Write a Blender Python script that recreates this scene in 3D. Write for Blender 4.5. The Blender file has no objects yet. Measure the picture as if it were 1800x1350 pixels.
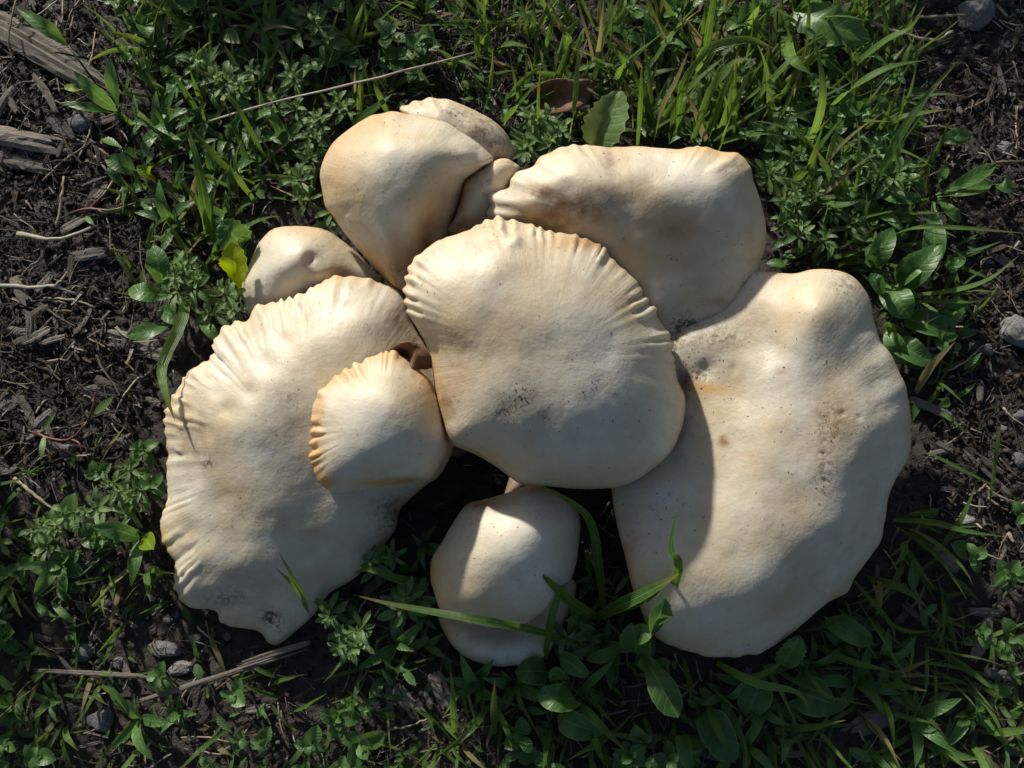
import bpy, math, random
import numpy as np
from mathutils import Vector, Matrix, noise

# ------------------------------------------------------------------ camera, sky, sun
scene = bpy.context.scene
SUN_EL, SUN_AZ = math.radians(22.5), math.radians(-29.0)      # azimuth measured from +Y (picture up) towards +X
SKY_STRENGTH, SUN_STRENGTH, EXPOSURE = 0.072, 5.0, 0.20
HFOV = math.radians(54.0)
TILT = math.radians(8.0)                                      # camera leans 8 degrees from straight down
PW, PH = 1800.0, 1350.0                                       # pixel frame used for measuring
FPX = PW / 2 / math.tan(HFOV / 2)
CAM_H = 0.25e-3 * FPX + 0.035                                 # 0.25 mm per pixel about 35 mm above the soil
CAM = np.array([0.0, -math.tan(TILT) * (CAM_H - 0.035), CAM_H])

cam_data = bpy.data.cameras.new("camera")
cam_data.sensor_width = 36.0
cam_data.sensor_fit = 'HORIZONTAL'
cam_data.lens = 18.0 / math.tan(HFOV / 2)
cam_data.clip_start = 0.01
cam_data.clip_end = 200.0
cam = bpy.data.objects.new("camera", cam_data)
scene.collection.objects.link(cam)
cam.location = CAM
cam.rotation_euler = (TILT, 0, 0)
scene.camera = cam

world = bpy.data.worlds.new("World")
scene.world = world
world.use_nodes = True
wn = world.node_tree
wn.nodes.clear()
sky = wn.nodes.new('ShaderNodeTexSky')
sky.sky_type = 'NISHITA'
sky.sun_disc = False
sky.sun_elevation = SUN_EL
sky.sun_rotation = SUN_AZ
sky.dust_density = 1.6
sky.ozone_density = 0.8
bg = wn.nodes.new('ShaderNodeBackground')
bg.inputs['Strength'].default_value = SKY_STRENGTH
wo = wn.nodes.new('ShaderNodeOutputWorld')
wn.links.new(sky.outputs[0], bg.inputs[0])
wn.links.new(bg.outputs[0], wo.inputs[0])

sun_dir = Vector((math.sin(SUN_AZ) * math.cos(SUN_EL), math.cos(SUN_AZ) * math.cos(SUN_EL), math.sin(SUN_EL)))
sd = bpy.data.lights.new("sun", 'SUN')
sd.energy = SUN_STRENGTH
sd.angle = math.radians(1.8)
sd.color = (1.0, 0.95, 0.86)
sun = bpy.data.objects.new("sun", sd)
scene.collection.objects.link(sun)
sun.rotation_euler = (-sun_dir).to_track_quat('-Z', 'Y').to_euler()

vs = scene.view_settings
vs.view_transform = 'Standard'
vs.look = 'None'
vs.exposure = EXPOSURE
vs.gamma = 1.0
vs.use_curve_mapping = False

# ------------------------------------------------------------------ helpers
C = scene.collection
rng = np.random.default_rng(7)
random.seed(7)
ct, st = math.cos(TILT), math.sin(TILT)

def W(px, py, zmm):
    """point at height z (mm) seen at photo pixel (px, py)"""
    px = np.asarray(px, float); py = np.asarray(py, float); z = np.asarray(zmm, float) * 1e-3
    dx = (px - PW / 2) / FPX; dy = -(py - PH / 2) / FPX
    # camera axes: right (1,0,0); up (0,ct,st); forward (0,st,-ct)
    rx = dx; ry = dy * ct + st; rz = dy * st - ct
    t = (z - CAM[2]) / rz
    return np.stack([CAM[0] + rx * t, CAM[1] + ry * t, z + 0 * t], -1)

def P(p):
    """world point -> photo pixel"""
    d = np.asarray(p, float) - CAM
    x = d[..., 0]; y = d[..., 1] * ct + d[..., 2] * st; f = d[..., 1] * st - d[..., 2] * ct
    return np.stack([PW / 2 + FPX * x / f, PH / 2 - FPX * y / f], -1)

def gz(x, y):
    """soil height in metres"""
    v = Vector((x * 14, y * 14, 0.3))
    a = noise.noise(v) * 0.0035
    b = noise.noise(Vector((x * 60, y * 60, 4.0))) * 0.0016
    return a + b

def G(px, py, up=0.0):
    """soil point under a photo pixel (up in mm above soil)"""
    p = W(px, py, 0.0)
    z = gz(p[0], p[1])
    p = W(px, py, z * 1000 + up)
    return p

def inpoly(q, poly):
    x, y = q; ins = False; n = len(poly); j = n - 1
    for i in range(n):
        xi, yi = poly[i][0], poly[i][1]; xj, yj = poly[j][0], poly[j][1]
        if (yi > y) != (yj > y) and x < (xj - xi) * (y - yi) / (yj - yi) + xi:
            ins = not ins
        j = i
    return ins

def tag(o, label=None, cat=None, group=None, kind=None):
    if label: o['label'] = label
    if cat: o['category'] = cat
    if group: o['group'] = group
    if kind: o['kind'] = kind
    return o

def mesh_from(name, verts, faces, mat, smooth=True, attrs=None):
    me = bpy.data.meshes.new(name)
    me.from_pydata([tuple(v) for v in verts], [], faces)
    if smooth: me.polygons.foreach_set('use_smooth', [True] * len(me.polygons))
    if attrs:
        for k, vals in attrs.items():
            a = me.attributes.new(k, 'FLOAT', 'POINT')
            a.data.foreach_set('value', np.asarray(vals, np.float32).ravel())
    if mat: me.materials.append(mat)
    me.update()
    return me

def link(name, me, parent=None, loc=None):
    o = bpy.data.objects.new(name, me)
    C.objects.link(o)
    if parent: o.parent = parent
    if loc is not None: o.location = loc
    return o

def empty(name, loc):
    o = bpy.data.objects.new(name, None)
    o.empty_display_size = 0.01
    C.objects.link(o)
    o.location = loc
    return o

# ------------------------------------------------------------------ materials
def nt(name):
    m = bpy.data.materials.new(name); m.use_nodes = True
    t = m.node_tree; t.nodes.clear()
    out = t.nodes.new('ShaderNodeOutputMaterial')
    return m, t, out

def N(t, typ, **kw):
    n = t.nodes.new(typ)
    for k, v in kw.items():
        if k.startswith('i_'):
            key = k[2:]
            key = int(key) if key.isdigit() else key.replace('_', ' ')
            n.inputs[key].default_value = v
        else: setattr(n, k, v)
    return n

def ramp(t, fac, stops):
    r = N(t, 'ShaderNodeValToRGB')
    e = r.color_ramp.elements
    while len(e) < len(stops): e.new(0.5)
    for i, (p, c) in enumerate(stops):
        e[i].position = p
        e[i].color = (*c, 1) if len(c) == 3 else c
    t.links.new(fac, r.inputs[0])
    return r.outputs[0]

def mix(t, fac, a, b, blend='MIX'):
    n = N(t, 'ShaderNodeMix', data_type='RGBA', blend_type=blend)
    for s, v in ((0, fac), (6, a), (7, b)):
        if hasattr(v, 'is_linked') or isinstance(v, bpy.types.NodeSocket): t.links.new(v, n.inputs[s])
        elif isinstance(v, (int, float)): n.inputs[s].default_value = v
        else: n.inputs[s].default_value = (*v, 1) if len(v) == 3 else v
    return n.outputs[2]

def math_(t, op, a, b=None, clamp=False):
    n = N(t, 'ShaderNodeMath', operation=op, use_clamp=clamp)
    for i, v in enumerate((a, b)):
        if v is None: continue
        if isinstance(v, bpy.types.NodeSocket): t.links.new(v, n.inputs[i])
        else: n.inputs[i].default_value = v
    return n.outputs[0]

def tex(t, scale, detail=4, rough=0.55, vec=None, dist=0.0):
    n = N(t, 'ShaderNodeTexNoise')
    n.inputs['Scale'].default_value = scale; n.inputs['Detail'].default_value = detail
    n.inputs['Roughness'].default_value = rough; n.inputs['Distortion'].default_value = dist
    if vec is not None: t.links.new(vec, n.inputs['Vector'])
    return n.outputs[0]

def pos(t):
    return N(t, 'ShaderNodeNewGeometry').outputs['Position']

def attr(t, name):
    return N(t, 'ShaderNodeAttribute', attribute_name=name).outputs['Fac']

def bump(t, h, dist, strength=1.0, prev=None):
    b = N(t, 'ShaderNodeBump'); b.inputs['Distance'].default_value = dist; b.inputs['Strength'].default_value = strength
    t.links.new(h, b.inputs['Height'])
    if prev is not None: t.links.new(prev, b.inputs['Normal'])
    return b.outputs[0]

def cap_material():
    m, t, out = nt('mushroom_flesh')
    L = t.links
    p = pos(t)
    n1 = tex(t, 28, 4, 0.6, p)
    n2 = tex(t, 130, 5, 0.65, p)
    n3 = tex(t, 700, 4, 0.6, p)
    col = ramp(t, n1, [(0.30, (0.47, 0.38, 0.24)), (0.50, (0.565, 0.51, 0.395)), (0.68, (0.615, 0.585, 0.505))])
    col = mix(t, math_(t, 'MULTIPLY', ramp(t, n2, [(0.5, (0, 0, 0)), (0.75, (1, 1, 1))]), 0.30), col, (0.47, 0.36, 0.235))
    # ochre and brown staining laid down per vertex, broken up by noise
    oc = math_(t, 'MULTIPLY', attr(t, 'ochre'), math_(t, 'ADD', math_(t, 'MULTIPLY', n2, 0.9), 0.5), clamp=True)
    col = mix(t, oc, col, (0.53, 0.305, 0.095))
    br = math_(t, 'MULTIPLY', attr(t, 'brown'), ramp(t, n2, [(0.28, (0.15, 0.15, 0.15)), (0.66, (1, 1, 1))]), clamp=True)
    col = mix(t, br, col, (0.20, 0.105, 0.042))
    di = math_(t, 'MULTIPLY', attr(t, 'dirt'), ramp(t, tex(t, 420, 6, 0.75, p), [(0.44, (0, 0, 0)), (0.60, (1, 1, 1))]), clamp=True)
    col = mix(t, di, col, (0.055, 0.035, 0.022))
    # faint pepper of brown dots everywhere
    sp = ramp(t, tex(t, 520, 2, 0.5, p), [(0.68, (0, 0, 0)), (0.76, (1, 1, 1))])
    sp2 = ramp(t, n1, [(0.45, (0.1, 0.1, 0.1)), (0.65, (1, 1, 1))])
    col = mix(t, math_(t, 'MULTIPLY', math_(t, 'MULTIPLY', sp, sp2), 0.55), col, (0.20, 0.13, 0.075))
    cv = N(t, 'ShaderNodeCombineXYZ')
    for q, nm in enumerate(('sx', 'sy', 'sr')): L.new(attr(t, nm), cv.inputs[q])
    stk = tex(t, 1.0, 4, 0.65, cv.outputs[0], 0.4)
    sw = attr(t, 'sw')
    col = mix(t, math_(t, 'MULTIPLY', math_(t, 'MULTIPLY', ramp(t, stk, [(0.46, (0, 0, 0)), (0.68, (1, 1, 1))]), sw), 0.13), col, (0.42, 0.31, 0.20))
    mo = ramp(t, tex(t, 62, 5, 0.7, p, 0.6), [(0.48, (0, 0, 0)), (0.66, (1, 1, 1))])
    col = mix(t, math_(t, 'MULTIPLY', mo, 0.22), col, (0.40, 0.315, 0.225))
    b = N(t, 'ShaderNodeBsdfPrincipled')
    L.new(col, b.inputs['Base Color'])
    L.new(ramp(t, n2, [(0.3, (0.42, 0.42, 0.42)), (0.7, (0.60, 0.60, 0.60))]), b.inputs['Roughness'])
    b.inputs['Specular IOR Level'].default_value = 0.5
    b.inputs['Subsurface Weight'].default_value = 0.5
    b.inputs['Subsurface Radius'].default_value = (1.0, 0.80, 0.52)
    b.inputs['Subsurface Scale'].default_value = 0.006
    nb = bump(t, tex(t, 45, 3, 0.5, p), 0.0005, 0.5)
    nb = bump(t, math_(t, 'MULTIPLY', stk, sw), 0.0006, 0.4, nb)
    nb = bump(t, n2, 0.0008, 0.6, nb)
    nb = bump(t, n3, 0.00022, 0.7, nb)
    L.new(nb, b.inputs['Normal'])
    L.new(b.outputs[0], out.inputs[0])
    return m

def flesh_under(name, c1, c2):
    m, t, out = nt(name)
    p = pos(t)
    b = N(t, 'ShaderNodeBsdfPrincipled')
    t.links.new(mix(t, tex(t, 140, 5, 0.7, p), c1, c2), b.inputs['Base Color'])
    b.inputs['Roughness'].default_value = 0.6
    t.links.new(bump(t, tex(t, 300, 4, 0.6, p), 0.0006, 0.8), b.inputs['Normal'])
    t.links.new(b.outputs[0], out.inputs[0])
    return m

def leaf_material(name, dark, light, tip=(0.24, 0.20, 0.07), trans=0.45, rough=0.42, tipamt=0.9, grass=False):
    """thin green leaf: diffuse, gloss and light coming through; 'var' per leaf, 'vein' on the midrib, 'tipw' dry tip"""
    m, t, out = nt(name)
    L = t.links
    oi = N(t, 'ShaderNodeObjectInfo').outputs['Random']
    va = attr(t, 'var')
    v = math_(t, 'FRACT', math_(t, 'ADD', oi, va))
    p = pos(t)
    n1 = tex(t, 220, 4, 0.6, p)
    fac = math_(t, 'ADD', math_(t, 'MULTIPLY', v, 0.75), math_(t, 'MULTIPLY', math_(t, 'SUBTRACT', n1, 0.4), 0.8), clamp=True)
    col = mix(t, fac, dark, light)
    av = math_(t, 'ABSOLUTE', attr(t, 'vein')); tt = attr(t, 'tipw')
    pale = tuple(min(1, c * 1.7 + 0.02) for c in light)
    mid = math_(t, 'MULTIPLY', math_(t, 'SUBTRACT', 1.0, math_(t, 'DIVIDE', av, 0.10), clamp=True), 0.5)
    col = mix(t, mid, col, pale)
    edge = math_(t, 'MULTIPLY', math_(t, 'DIVIDE', math_(t, 'SUBTRACT', av, 0.88), 0.12, clamp=True), 0.45)
    col = mix(t, edge, col, pale)
    if grass:
        rel = math_(t, 'SINE', math_(t, 'MULTIPLY', attr(t, 'vein'), 22.0))
        tipf = math_(t, 'DIVIDE', math_(t, 'SUBTRACT', tt, math_(t, 'SUBTRACT', 1.0, math_(t, 'MULTIPLY', math_(t, 'FRACT', math_(t, 'MULTIPLY', v, 7.0)), 0.35))), 0.30, clamp=True)
        col = mix(t, math_(t, 'MULTIPLY', tipf, tipamt), col, tip)
        col = mix(t, math_(t, 'MULTIPLY', math_(t, 'GREATER_THAN', math_(t, 'FRACT', math_(t, 'MULTIPLY', v, 13.0)), 0.93), 0.75), col, (0.30, 0.24, 0.12))
    else:
        rel = math_(t, 'POWER', math_(t, 'ADD', math_(t, 'MULTIPLY', math_(t, 'SINE', math_(t, 'MULTIPLY', math_(t, 'SUBTRACT', tt, math_(t, 'MULTIPLY', av, 0.16)), 48.0)), 0.5), 0.5), 6.0)
        col = mix(t, math_(t, 'MULTIPLY', rel, 0.09), col, pale)
        ag = ramp(t, tex(t, 150, 3, 0.6, p), [(0.60, (0, 0, 0)), (0.72, (1, 1, 1))])
        col = mix(t, math_(t, 'MULTIPLY', ag, 0.35), col, (0.12, 0.13, 0.035))
    b = N(t, 'ShaderNodeBsdfPrincipled')
    L.new(col, b.inputs['Base Color'])
    b.inputs['Roughness'].default_value = rough
    b.inputs['Specular IOR Level'].default_value = 0.42
    L.new(bump(t, rel, 0.00012 if grass else -0.00012, 0.7, bump(t, n1, 0.0004, 0.7)), b.inputs['Normal'])
    tr = N(t, 'ShaderNodeBsdfTranslucent')
    hs = N(t, 'ShaderNodeHueSaturation'); hs.inputs['Hue'].default_value = 0.475; hs.inputs['Saturation'].default_value = 1.1; hs.inputs['Value'].default_value = 2.0
    L.new(col, hs.inputs['Color']); L.new(hs.outputs[0], tr.inputs[0])
    ms = N(t, 'ShaderNodeMixShader'); ms.inputs[0].default_value = trans
    L.new(b.outputs[0], ms.inputs[1]); L.new(tr.outputs[0], ms.inputs[2])
    L.new(ms.outputs[0], out.inputs[0])
    return m

def litter_material(name, stops, rough=0.75, scale=300, bumpd=0.0005, stretch=None):
    """dead, dry or mineral matter: colour picked per piece (object random + 'var'), fine grain over it"""
    m, t, out = nt(name)
    L = t.links
    oi = N(t, 'ShaderNodeObjectInfo').outputs['Random']
    v = math_(t, 'FRACT', math_(t, 'ADD', oi, attr(t, 'var')))
    vec = N(t, 'ShaderNodeTexCoord').outputs['Object']
    if stretch:
        mp = N(t, 'ShaderNodeMapping'); mp.inputs['Scale'].default_value = stretch
        L.new(vec, mp.inputs[0]); vec = mp.outputs[0]
    n1 = tex(t, scale, 5, 0.7, vec)
    col = ramp(t, v, stops)
    col = mix(t, ramp(t, n1, [(0.35, (0, 0, 0)), (0.7, (1, 1, 1))]), mix(t, 1.0, col, (0.45, 0.43, 0.42), 'MULTIPLY'), col)
    b = N(t, 'ShaderNodeBsdfPrincipled')
    L.new(col, b.inputs['Base Color'])
    b.inputs['Roughness'].default_value = rough
    b.inputs['Specular IOR Level'].default_value = 0.3
    L.new(bump(t, n1, bumpd, 0.9), b.inputs['Normal'])
    L.new(b.outputs[0], out.inputs[0])
    return m

def soil_material():
    m, t, out = nt('moist_dark_soil')
    L = t.links
    p = pos(t)
    a = tex(t, 35, 6, 0.65, p); c = tex(t, 260, 6, 0.7, p); d = tex(t, 900, 4, 0.7, p)
    col = ramp(t, c, [(0.28, (0.017, 0.013, 0.010)), (0.5, (0.048, 0.038, 0.029)), (0.72, (0.11, 0.09, 0.072))])
    col = mix(t, math_(t, 'MULTIPLY', a, 0.5), col, (0.022, 0.016, 0.012))
    b = N(t, 'ShaderNodeBsdfPrincipled')
    L.new(col, b.inputs['Base Color'])
    L.new(ramp(t, c, [(0.3, (0.55, 0.55, 0.55)), (0.7, (0.9, 0.9, 0.9))]), b.inputs['Roughness'])
    nb = bump(t, c, 0.004, 0.9); nb = bump(t, d, 0.0012, 0.8, nb)
    L.new(nb, b.inputs['Normal'])
    L.new(b.outputs[0], out.inputs[0])
    return m

M = {}
M['cap'] = cap_material()
M['gill'] = flesh_under('mushroom_gills', (0.50, 0.37, 0.22), (0.36, 0.24, 0.12))
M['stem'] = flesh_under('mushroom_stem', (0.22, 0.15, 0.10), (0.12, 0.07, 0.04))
M['soil'] = soil_material()
M['grass'] = leaf_material('grass_blade', (0.042, 0.100, 0.018), (0.145, 0.245, 0.055), trans=0.42, rough=0.40, grass=True)
M['weed'] = leaf_material('weed_leaf', (0.034, 0.095, 0.022), (0.100, 0.195, 0.048), trans=0.34, rough=0.42)
M['pale_weed'] = leaf_material('bedstraw_leaf', (0.065, 0.135, 0.038), (0.165, 0.255, 0.085), trans=0.34, rough=0.5)
M['yellow_leaf'] = leaf_material('yellowing_leaf', (0.11, 0.20, 0.012), (0.22, 0.30, 0.02), trans=0.5, rough=0.45)
M['wood'] = litter_material('weathered_wood', [(0.0, (0.07, 0.055, 0.045)), (0.35, (0.17, 0.14, 0.115)), (0.7, (0.36, 0.325, 0.28)), (1.0, (0.20, 0.19, 0.18))], 0.8, 160, 0.0010, (0.12, 1, 1))
M['pale_wood'] = litter_material('bleached_wood', [(0.0, (0.30, 0.26, 0.215)), (1.0, (0.42, 0.375, 0.32))], 0.8, 160, 0.0012, (0.12, 1, 1))
M['twig'] = litter_material('pale_twig', [(0.0, (0.42, 0.36, 0.29)), (1.0, (0.52, 0.47, 0.40))], 0.6, 300, 0.0003, (0.1, 1, 1))
M['straw'] = litter_material('dry_straw', [(0.0, (0.16, 0.115, 0.07)), (0.5, (0.36, 0.29, 0.19)), (1.0, (0.46, 0.41, 0.32))], 0.6, 300, 0.0003, (0.1, 1, 1))
M['fibre'] = litter_material('dark_plant_litter', [(0.0, (0.016, 0.012, 0.010)), (0.5, (0.045, 0.034, 0.026)), (0.78, (0.14, 0.115, 0.09)), (0.93, (0.30, 0.26, 0.21)), (1.0, (0.42, 0.38, 0.31))], 0.75, 500, 0.0003)
M['crumb'] = litter_material('soil_crumb', [(0.0, (0.016, 0.012, 0.009)), (0.7, (0.05, 0.037, 0.027)), (0.93, (0.09, 0.07, 0.055)), (1.0, (0.22, 0.20, 0.18))], 0.85, 700, 0.0008)
M['stone'] = litter_material('grey_stone', [(0.0, (0.19, 0.195, 0.205)), (0.6, (0.29, 0.29, 0.29)), (0.9, (0.36, 0.355, 0.345)), (1.0, (0.5, 0.49, 0.47))], 0.8, 7, 0.0012)
M['dead_leaf'] = litter_material('dead_brown_leaf', [(0.0, (0.20, 0.105, 0.05)), (1.0, (0.27, 0.155, 0.08))], 0.7, 250, 0.0006)
M['red_stem'] = litter_material('red_stem', [(0.0, (0.12, 0.035, 0.035)), (1.0, (0.18, 0.07, 0.06))], 0.45, 300, 0.0002)
M['green_stem'] = litter_material('green_stem', [(0.0, (0.05, 0.10, 0.025)), (1.0, (0.10, 0.15, 0.04))], 0.45, 300, 0.0002)
M['speck'] = litter_material('dirt_speck', [(0.0, (0.012, 0.009, 0.007)), (0.8, (0.05, 0.03, 0.018)), (1.0, (0.12, 0.07, 0.04))], 0.8, 900, 0.0002)

# ------------------------------------------------------------------ the ground
def build_ground():
    def axis(fine, lim, step):
        a = list(np.arange(-fine, fine + 1e-9, step)); s = step; x = fine
        out = []
        while x < lim:
            s *= 1.35; x += s; out.append(x)
        return np.array([-v for v in reversed(out)] + a + out)
    xs, ys = axis(0.29, 30, 0.0014), axis(0.235, 30, 0.0014)
    V = []
    for y in ys:
        for x in xs:
            z = gz(x, y)
            if abs(x) < 0.3 and abs(y) < 0.25:
                z += 0.0017 * noise.fractal(Vector((x * 150, y * 150, 2)), 0.8, 2.0, 4) 
            else:
                z -= 0.0005
            V.append((x, y, z))
    nx = len(xs)
    F = [(j * nx + i, j * nx + i + 1, (j + 1) * nx + i + 1, (j + 1) * nx + i) for j in range(len(ys) - 1) for i in range(nx - 1)]
    o = link('ground', mesh_from('ground', V, F, M['soil']))
    tag(o, 'dark moist soil under the mushrooms and weeds', None, None, 'structure')
build_ground()

# ------------------------------------------------------------------ mushrooms
def tps(pts):
    pts = np.array(pts, float); n = len(pts)
    xy = pts[:, :2] / 100.0
    d2 = ((xy[:, None] - xy[None]) ** 2).sum(-1)
    K = np.where(d2 > 0, 0.5 * d2 * np.log(np.maximum(d2, 1e-12)), 0) + np.eye(n) * 0.02
    A = np.zeros((n + 3, n + 3)); A[:n, :n] = K; A[:n, n] = 1; A[:n, n + 1:] = xy; A[n, :n] = 1; A[n + 1:, :n] = xy.T
    b = np.zeros(n + 3); b[:n] = pts[:, 2]
    w = np.linalg.solve(A, b)
    def f(x, y):
        q = np.stack([np.asarray(x, float), np.asarray(y, float)], -1) / 100.0
        d = ((q[..., None, :] - xy) ** 2).sum(-1)
        k = np.where(d > 0, 0.5 * d * np.log(np.maximum(d, 1e-12)), 0)
        return k @ w[:n] + w[n] + q @ w[n + 1:]
    return f

def smooth_closed(pts, n):
    """resample a closed control polygon (any columns) by arc length after centripetal smoothing"""
    p = np.array(pts, float); m = len(p); res = []
    for i in range(m):
        p0, p1, p2, p3 = p[(i - 1) % m], p[i], p[(i + 1) % m], p[(i + 2) % m]
        for s in np.linspace(0, 1, 12, endpoint=False):
            res.append(0.5 * ((2 * p1) + (-p0 + p2) * s + (2 * p0 - 5 * p1 + 4 * p2 - p3) * s * s + (-p0 + 3 * p1 - 3 * p2 + p3) * s ** 3))
    r = np.array(res)
    seg = np.linalg.norm(np.diff(np.vstack([r, r[:1]])[:, :2], axis=0), axis=1)
    cum = np.concatenate([[0], np.cumsum(seg)])
    u = np.linspace(0, cum[-1], n, endpoint=False)
    rr = np.vstack([r, r[:1]])
    return np.stack([np.interp(u, cum, rr[:, k]) for k in range(r.shape[1])], -1), cum[-1]

CAPS = []

def mushroom(label, outline, centre, inner, base, roll=12, r0=0.74, rib=(28, 0.9), ribw=None, thick=5, stains=(), specks=120, speck_spots=(), name='mushroom', stem_r=13, seed=1, dents=(), lobes=0.6, wart=()):
    """outline: (px, py, z mm before the margin rolls down[, roll factor]); inner: (px, py, z); base: (px, py) of stem foot"""
    R = np.random.default_rng(seed)
    NT = 360; NR = 84
    o4 = [(*q, 1.0) if len(q) == 3 else q for q in outline]
    zf = tps([(q[0], q[1], q[2]) for q in o4[::max(1, len(o4) // 26)]] + list(inner))
    ol, per = smooth_closed(o4, NT)
    cx, cy = centre
    # ribs round the margin: uneven spacing, fading in and out
    nrib = max(6, int(per / rib[0]))
    ph = np.cumsum(np.clip(R.normal(1, 0.35, nrib), 0.35, 2)); ph = np.concatenate([[0], ph]); ph *= nrib / ph[-1]
    u = np.arange(NT) / NT
    phase = np.interp(u, ph / nrib, np.arange(nrib + 1))
    amp = np.interp(u, np.linspace(0, 1, nrib + 1), np.concatenate([a := np.clip(R.normal(0.6, 0.6, nrib), 0.0, 1.8), a[:1]]))
    depth = np.interp(u, np.linspace(0, 1, nrib + 1), np.concatenate([a := R.uniform(0.3, 1.5, nrib), a[:1]]))
    wave = np.cos(2 * math.pi * phase) * amp
    if ribw is not None:                       # list of (px, py, radius) where ribs show
        w = np.zeros(NT)
        for (wx, wy, wr) in ribw: w = np.maximum(w, np.exp(-((ol[:, 0] - wx) ** 2 + (ol[:, 1] - wy) ** 2) / wr ** 2))
        wave = wave * np.clip(w * 1.3, 0.08, 1)
    ss = np.linspace(0, 1, NR + 1)[1:]
    rr = np.sin(ss * math.pi / 2) ** 0.9
    dirx = ol[:, 0] - cx; diry = ol[:, 1] - cy
    edge = wave * rib[1] * 2.0                 # small scallops of the outline itself, in pixels
    ln = np.hypot(dirx, diry)
    X = cx + rr[:, None] * (dirx + dirx / ln * edge)[None]
    Y = cy + rr[:, None] * (diry + diry / ln * edge)[None]
    Z = zf(X, Y)
    # low, broad unevenness of the flesh
    for i in range(0, NR):
        for j in range(NT):
            Z[i, j] += lobes * noise.fractal(Vector((X[i, j] / 90, Y[i, j] / 90, seed * 3.1)), 0.9, 2.0, 3)
    for (wx, wy, wr, wz) in dents: Z += wz * np.exp(-((X - wx) ** 2 + (Y - wy) ** 2) / wr ** 2)
    kw = np.hanning(43); kw /= kw.sum()
    lns = np.convolve(np.concatenate([ln[-21:], ln, ln[:21]]), kw, 'valid')   # evened out so that corners leave no crease
    margin = (1 - rr)[:, None] * lns[None]     # distance to the margin in pixels
    rpx = (1 - r0) * np.median(ln)
    ribdepth = min(0.20 * np.median(ln), 62.0)
    if rib[0] == 21: ribdepth = 34.0
    t = np.clip(1 - margin / (rpx * 1.15), 0, 1) ** 1.45
    Z -= roll * ol[:, 3][None] * (1 - np.sqrt(np.clip(1 - t ** 2, 0, 1)))
    ribzone = np.clip(1 - margin / (ribdepth * depth[None]), 0, 1)
    ribprof = np.sin(np.clip(ribzone, 0, 1) ** 0.8 * math.pi * 0.82)
    warp = np.array([[noise.noise(Vector((X[i, j] / 22, Y[i, j] / 22, seed))) for j in range(NT)] for i in range(NR)])
    ribm = np.cos(2 * math.pi * (phase[None] + 0.28 * warp)); ribm = np.where(ribm > 0, ribm ** 0.8, -np.abs(ribm) ** 1.4 * 0.8)
    ribm = ribm * (wave / np.where(np.abs(np.cos(2 * math.pi * phase)) < 1e-6, 1e-6, np.cos(2 * math.pi * phase)))[None] * (0.8 + 0.7 * warp)
    Pw = W(X, Y, Z)
    # displace ribs along the normal
    du = np.roll(Pw, -1, 1) - np.roll(Pw, 1, 1)
    dv = np.gradient(Pw, axis=0)
    nn = np.cross(dv, du); nn /= np.maximum(np.linalg.norm(nn, axis=-1, keepdims=True), 1e-12)
    nn *= np.sign(np.where(nn[..., 2:] == 0, 1, nn[..., 2:]))
    Pw = Pw + nn * (ribprof * ribm * rib[1] * 1e-3)[..., None]
    for (wx, wy, wr, wz) in wart:              # small raised knobs on the margin
        g = np.exp(-((X - wx) ** 2 + (Y - wy) ** 2) / wr ** 2)
        Pw = Pw + nn * (g * wz * 1e-3)[..., None]
    cz = float(zf(cx, cy)) + lobes * noise.fractal(Vector((cx / 90, cy / 90, seed * 3.1)), 0.9, 2.0, 3)
    for (wx, wy, wr, wz) in dents: cz += wz * math.exp(-((cx - wx) ** 2 + (cy - wy) ** 2) / wr ** 2)
    pc = W(cx, cy, cz)
    verts = [pc] + list(Pw.reshape(-1, 3))
    faces = [(0, 1 + j, 1 + (j + 1) % NT) for j in range(NT)]
    def quads(a, b):
        return [(a + j, b + j, b + (j + 1) % NT, a + (j + 1) % NT) for j in range(NT)]
    for i in range(NR - 1): faces += quads(1 + i * NT, 1 + (i + 1) * NT)
    # the lip: the margin curls under
    rim = Pw[-1]; inw = pc - rim; inw[:, 2] = 0; il = np.linalg.norm(inw, axis=1, keepdims=True); inw = inw / il
    prev = 1 + (NR - 1) * NT
    for (dn, iw) in ((0.35, -0.10), (0.75, 0.02), (1.0, 0.5), (0.95, 1.1)):
        ring = rim + inw * iw * thick * 1e-3; ring = ring.copy(); ring[:, 2] -= dn * thick * 1e-3
        ring[:, 2] = np.maximum(ring[:, 2], 0.0012)
        s = len(verts); verts += list(ring); faces += quads(prev, s); prev = s
    nv = len(verts)
    fx = np.concatenate([[cx], X.ravel()]); fy = np.concatenate([[cy], Y.ravel()])
    at = {'ochre': np.zeros(nv), 'brown': np.zeros(nv), 'dirt': np.zeros(nv)}
    k = len(fx)
    for (kind, sx, sy, sr, sv) in stains:
        sx_, sy_ = (sr, sr) if not isinstance(sr, tuple) else sr
        at[kind][:k] += (1.0 if kind == 'ochre' else 1.3) * sv * np.exp(-(((fx - sx) / sx_) ** 2 + ((fy - sy) / sy_) ** 2))
    me_ = np.concatenate([[1], ((1 - rr)[:, None] * ln[None]).ravel()])
    wob = np.array([noise.noise(Vector((x / 70, y / 70, seed))) for x, y in zip(fx, fy)])
    at['ochre'][:k] += np.clip(np.exp(-me_ / 7.0) * (0.40 + 0.5 * wob), 0, 1)
    at['ochre'][k:] += 0.35
    at['brown'][k:] += 0.25
    root_p = G(*base)
    root = empty(name, root_p)
    tag(root, label, 'mushroom', 'mushrooms grown together in one cluster')
    off = np.array(root_p)
    th = np.arctan2(diry, dirx); K_ = per / 6.283 / 7.0
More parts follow.
